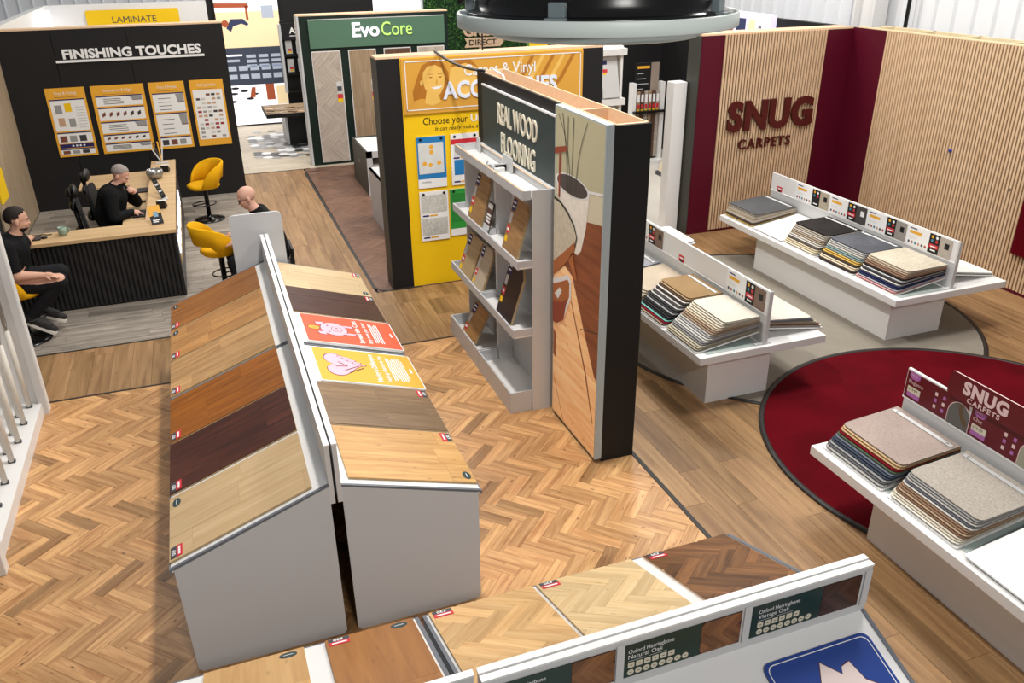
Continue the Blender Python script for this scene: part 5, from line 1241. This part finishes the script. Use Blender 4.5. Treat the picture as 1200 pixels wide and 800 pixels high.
def person(label, chains, head, yawh, pitchh, regions, skinm, kind, loc, hs=1.42):
    """one voxel-fused body; regions = [(a, b, material)] nearest segment decides the clothing"""
    o = thing('person', label, 'person', loc); L = Vector(loc)
    b = MB()
    for ch in chains:
        for c in ch: limb(b, c, L, skinm)
    H = Matrix.Translation(Vector(head)-L) @ Matrix.Rotation(yawh, 4, 'Z') @ Matrix.Rotation(pitchh, 4, 'Y') @ Matrix.Scale(hs, 4)
    s = skinm
    def B(c, r, rot=None): b.ball(c, r, s, H, 20, 14, rot)
    B((-.012, 0, .035), (.098, .076, .088)); B((.022, 0, -.025), (.068, .062, .088)); B((.045, 0, -.085), (.036, .038, .028)); B((.0, 0, -.06), (.06, .056, .05))
    B((.088, 0, -.012), (.014, .011, .026)); B((.100, 0, -.028), (.014, .015, .011)); B((.078, 0, .022), (.018, .05, .012))
    for y in (-1, 1): B((-.012, y*.078, -.012), (.018, .010, .032)); B((.062, y*.036, -.03), (.02, .018, .018))
    B((.082, 0, -.058), (.012, .024, .007)); B((.080, 0, -.068), (.011, .02, .007))
    b.bm.normal_update(); me = bpy.data.meshes.new('b'); b.bm.to_mesh(me)
    b.bm.free(); q = bpy.data.objects.new('b', me); COL.objects.link(q)
    rm_ = q.modifiers.new('r', 'REMESH'); rm_.mode = 'VOXEL'; rm_.voxel_size = .0095; rm_.use_smooth_shade = True
    sm = q.modifiers.new('m', 'SMOOTH'); sm.factor = .5; sm.iterations = 3
    dg = bpy.context.evaluated_depsgraph_get(); m2 = bpy.data.meshes.new_from_object(q.evaluated_get(dg)); m2.name = 'body'
    bpy.data.objects.remove(q); bpy.data.meshes.remove(me)
    ms = []; segs = [(Vector(a)-L, Vector(c)-L, m) for a, c, m in regions]
    for _, _, m in segs:
        if m not in ms: ms.append(m)
    m2.materials.clear()
    for m in ms: m2.materials.append(m)
    for p in m2.polygons:
        c = p.center; best = 9; bi = 0
        for a, d, m in segs:
            t = max(0, min(1, (c-a).dot(d-a)/(d-a).length_squared)); k = (c-(a+(d-a)*t)).length
            if k < best: best = k; bi = ms.index(m)
        p.material_index = bi; p.use_smooth = True
    obj('body', m2, o)
    for y in (-1, 1):
        e = MB(); e.ball((.072, y*.032, .004), (.012, .013, .006), mat('eye_white', (188, 170, 160), .4), H, 10, 8); e.ball((.082, y*.031, .004), (.0045, .007, .0055), eyed, H, 8, 6); e.build('eye', o)
    e = MB(); e.ball((.088, 0, -.062), (.010, .022, .006), lips, H, 10, 6); e.build('mouth', o)
    def shell(name, m, c, r, test):
        e = MB(); e.ball(c, r, m, None, 28, 20)
        for v in list(e.bm.verts):
            if not test(v.co): e.bm.verts.remove(v)
        for v in e.bm.verts: v.co = H @ v.co
        q = bmesh.ops.solidify(e.bm, geom=list(e.bm.faces), thickness=.008)
        return e.build(name, o, True)
    if kind == 'grey': shell('hair', hairg, (-.014, 0, .036), (.1005, .0785, .0905), lambda v: v.z > .02+max(0, v.x)*.9+.006*math.sin(v.y*180) or (v.x < -.04 and v.z > -.01))
    if kind == 'dark':
        shell('hair', haird, (-.016, 0, .042), (.104, .080, .098), lambda v: v.z > .02+max(0, v.x+.01)*.95+.007*math.sin(v.y*160) or (v.x < -.04 and v.z > -.02))
        shell('beard', haird, (.026, 0, -.045), (.064, .062, .073), lambda v: v.z < -.062-.25*max(0, v.x-.06) and v.x > -.02)
    if kind == 'bald':
        e = MB()
        for y in (-1, 1): e.tube([(.09+.02*math.cos(t)*0, y*.034+.024*math.cos(t), .002+.02*math.sin(t)) for t in [i*2*math.pi/12 for i in range(12)]], .0025, black, 5, H, True); e.tube([(.088, y*.058, .006), (.03, y*.08, .006), (-.02, y*.082, .0)], .0025, black, 5, H)
        e.tube([(.093, -.012, .006), (.093, .012, .006)], .0025, black, 5, H); e.build('spectacles', o)
    for y in (-1, 1):
        e = MB(); e.ball((.083, y*.034, .026), (.008, .02, .005), hairg if kind != 'dark' else haird, H, 8, 6); e.build('eyebrow', o)
    return o
def hand(w, d, palm, k=1.22, curl=.5, thumb=1):
    """five finger chains from wrist w along d; palm = palm normal"""
    w = Vector(w); d = Vector(d).normalized(); n = Vector(palm).normalized(); s = d.cross(n).normalized(); out = []
    K = k
    c0 = w+d*.045*K
    out.append([(tuple(w), .026*K), (tuple(c0), (.036*K)), (tuple(w+d*.075*K), .034*K)])
    for i, (o_, l) in enumerate(((-.030, .062), (-.010, .075), (.011, .070), (.030, .055))):
        p = w+d*.085*K+s*o_*K; dd = d; L = [(tuple(w+d*.05*K+s*o_*.6*K), .011*K), (tuple(p), .0105*K)]
        for q in range(3):
            a = curl*(q+1)*.5; v = (d*math.cos(a)+n*math.sin(a)); p = p+v*(l*K*(.42, .33, .25)[q]); L.append((tuple(p), (.0095-.001*q)*K))
        out.append(L)
    p = w+d*.03*K+s*-.03*K*thumb; v = (d*.75-s*.6*thumb+n*.35).normalized()
    out.append([(tuple(w+d*.02*K), .013*K), (tuple(p), .0125*K), (tuple(p+v*.035*K), .0115*K), (tuple(p+v*.062*K), .0095*K)])
    return out
def m0():
    pel, wa, chs, nb = (-2.80, 12.42, .88), (-2.79, 12.44, 1.08), (-2.74, 12.47, 1.31), (-2.66, 12.5, 1.47)
    shR, elR, wrR = (-2.74, 12.20, 1.41), (-2.66, 12.08, 1.06), (-2.38, 12.14, 1.01)
    shL, elL, wrL = (-2.70, 12.76, 1.41), (-2.66, 13.10, 1.20), (-2.68, 13.42, 1.17)
    hR, kR, aR, tR_ = (-2.80, 12.28, .86), (-2.22, 12.26, .86), (-2.70, 12.30, .36), (-2.48, 12.28, .22)
    hL, kL, aL, tL_ = (-2.80, 12.56, .86), (-2.24, 12.60, .88), (-2.62, 12.62, .36), (-2.42, 12.62, .26)
    body = [[(pel, .24), (wa, .225), (chs, .24), (nb, .105), ((-2.62, 12.5, 1.55), .078), ((-2.60, 12.5, 1.62), .075)], [(chs, .24), (shR, .125), (elR, .072), (wrR, .042)], [(chs, .24), (shL, .125), (elL, .072), (wrL, .042)],
            [(pel, .24), (hR, .165), (kR, .118), (aR, .075), (tR_, .05)], [(pel, .24), (hL, .165), (kL, .118), (aL, .075), (tL_, .05)]]
    h1 = hand(wrR, (1, .1, -.15), (0, .3, -1)); h2 = hand(wrL, (.1, 1, -.15), (0, 0, -1), curl=.2, thumb=-1)
    mid_ = lambda a, b_, t: tuple(a[i]+(b_[i]-a[i])*t for i in range(3))
    regs = [(pel, wa, shirt), (wa, chs, shirt), (chs, nb, shirt), (chs, shR, shirt), (chs, shL, shirt), (shR, mid_(shR, elR, .85), shirt), (mid_(shR, elR, .98), elR, skin2), (elR, wrR, skin2), (wrR, (wrR[0]+.3, wrR[1], wrR[2]), skin2),
            (shL, mid_(shL, elL, .85), shirt), (mid_(shL, elL, .98), elL, skin2), (elL, wrL, skin2), (wrL, (wrL[0], wrL[1]+.3, wrL[2]), skin2), ((-2.61, 12.5, 1.585), (-2.56, 12.51, 1.8), skin2),
            (pel, hR, trouser), (hR, kR, trouser), (kR, mid_(kR, aR, .9), trouser), (aR, tR_, shoe), (pel, hL, trouser), (hL, kL, trouser), (kL, mid_(kL, aL, .9), trouser), (aL, tL_, shoe)]
    o = person('young man with dark hair and beard in black t-shirt seated on stool at left edge', [body, *[[c] for c in h1], *[[c] for c in h2]], (-2.575, 12.51, 1.70), R(15), R(8), regs, skin2, 'dark', pel)
    for a, t_ in ((aR, tR_), (aL, tL_)):
        b = MB(); v = Vector(t_)-Vector(a); M = frame(Vector(a)-Vector(pel)+Vector((-.03, 0, -.09)), (v.x+.001, v.y, v.z), (0, 1, 0))
        b.prism(rrect(-.08, -.06, .36, .06, .055), -.0, .035, sole, M); b.build('shoe_sole', o); b = MB(); b.ball((.14, 0, .07), (.22, .062, .065), shoe, M); b.build('shoe', o)
m0()
def m1():
    pel, wa, chs, nb = (-1.70, 15.05, .82), (-1.70, 15.05, 1.02), (-1.62, 15.04, 1.26), (-1.53, 15.03, 1.42)
    shR, elR, wrR = (-1.62, 14.76, 1.36), (-1.62, 14.62, 1.02), (-1.36, 14.86, 1.02)
    shL, elL, wrL = (-1.56, 15.34, 1.36), (-1.30, 15.42, 1.05), (-1.30, 15.18, 1.28)
    hR, kR = (-1.62, 14.90, .82), (-1.22, 14.9, .80); hL, kL = (-1.62, 15.22, .82), (-1.22, 15.25, .80)
    aR, aL = (-1.25, 14.92, .2), (-1.25, 15.25, .2)
    body = [[(pel, .23), (wa, .24), (chs, .235), (nb, .11), ((-1.49, 15.03, 1.48), .085), ((-1.46, 15.03, 1.53), .08)], [(chs, .235), (shR, .125), (elR, .095), (wrR, .06)], [(chs, .235), (shL, .125), (elL, .095), (wrL, .06)],
            [(pel, .23), (hR, .15), (kR, .11), (aR, .07), ((-1.05, 14.92, .08), .05)], [(pel, .23), (hL, .15), (kL, .11), (aL, .07), ((-1.05, 15.25, .08), .05)]]
    h1 = hand(wrR, (1, .12, -.15), (0, 0, -1), curl=.5); h2 = hand(wrL, (-.15, -.75, .55), (-.8, 0, -.4), curl=1.3)
    regs = [((-1.42, 15.03, 1.22), (-1.46, 15.03, 1.44), shirt), (pel, wa, shirt), (wa, chs, shirt), (chs, nb, shirt), (chs, shR, shirt), (chs, shL, shirt), (shR, elR, shirt), (elR, wrR, shirt), ((-1.30, 14.87, 1.0), (-1.1, 14.9, .97), skin), (shL, elL, shirt), (elL, (-1.30, 15.2, 1.25), shirt), ((-1.30, 15.12, 1.33), (-1.31, 15.03, 1.44), skin),
            ((-1.485, 15.03, 1.53), (-1.42, 15.03, 1.7), skin), (pel, hR, trouser), (hR, kR, trouser), (kR, aR, trouser), (pel, hL, trouser), (hL, kL, trouser), (kL, aL, trouser)]
    person('grey haired man in black shirt working behind the counter, hand at chin', [body, *[[c] for c in h1], *[[c] for c in h2]], (-1.43, 15.03, 1.615), R(-12), R(32), regs, skin, 'grey', pel)
m1()
def m2():
    ox, oy = .56, 13.0
    P = lambda x, y, z: (ox+x, oy+y, z)
    pel, wa, chs, nb = P(.18, 0, .62), P(.16, 0, .86), P(.08, 0, 1.12), P(.0, 0, 1.32)
    shR, elR, wrR = P(.06, .3, 1.24), P(-.06, .34, .92), P(-.36, .25, .95); shL, elL, wrL = P(.06, -.3, 1.24), P(-.06, -.34, .92), P(-.36, -.25, .95)
    hR, kR, aR = P(.1, .15, .62), P(-.45, .17, .62), P(-.40, .17, .12); hL, kL, aL = P(.1, -.15, .62), P(-.45, -.17, .62), P(-.40, -.17, .12)
    body = [[(pel, .23), (wa, .23), (chs, .23), (nb, .11), (P(-.05, 0, 1.40), .085), (P(-.08, 0, 1.45), .08)], [(chs, .23), (shR, .125), (elR, .09), (wrR, .055)], [(chs, .23), (shL, .125), (elL, .09), (wrL, .055)],
            [(pel, .23), (hR, .15), (kR, .11), (aR, .07), (P(-.6, .17, .07), .05)], [(pel, .23), (hL, .15), (kL, .11), (aL, .07), (P(-.6, -.17, .07), .05)]]
    h1 = hand(wrR, (-1, -.2, -.1), (0, 0, -1), thumb=-1); h2 = hand(wrL, (-1, .2, -.1), (0, 0, -1))
    regs = [(pel, wa, shirt), (wa, chs, shirt), (chs, nb, shirt), (chs, shR, shirt), (chs, shL, shirt), (shR, elR, shirt), (elR, wrR, shirt), (shL, elL, shirt), (elL, wrL, shirt), (P(-.42, .24, .94), P(-.6, .2, .92), skin), (P(-.42, -.24, .94), P(-.6, -.2, .92), skin),
            (P(-.06, 0, 1.46), P(-.1, 0, 1.7), skin), (pel, hR, trouser), (hR, kR, trouser), (kR, aR, trouser), (pel, hL, trouser), (hL, kL, trouser), (kL, aL, trouser)]
    person('bald man with glasses in black behind the grey end panel', [body, *[[c] for c in h1], *[[c] for c in h2]], P(-.12, 0, 1.56), R(180), R(20), regs, skin, 'bald', pel)
    o = thing('chair', 'low chair the bald man sits on behind the grey end panel', 'chair', (ox+.15, oy, 0))
    P_(o, 'seat', (-.3, -.28, .38), (.28, .28, .43), black, .01); P_(o, 'backrest', (.26, -.26, .45), (.3, .26, .75), black, .01)
    for x in (-.26, .24):
        for y in (-.25, .25): b = MB(); b.tube([(x, y, 0), (x, y, .39)], .02, black, 6); b.build('leg', o)
m2()

# ------------------------------------------------------------------ survey units to metres
done = set()
for ob in bpy.data.objects:
    if ob.type in ('CAMERA', 'LIGHT'): continue
    ob.location = ob.location*S
    if ob.type == 'MESH' and ob.data.name not in done:
        done.add(ob.data.name); ob.data.transform(Matrix.Scale(S, 4))
    if '_s' in ob: del ob['_s']
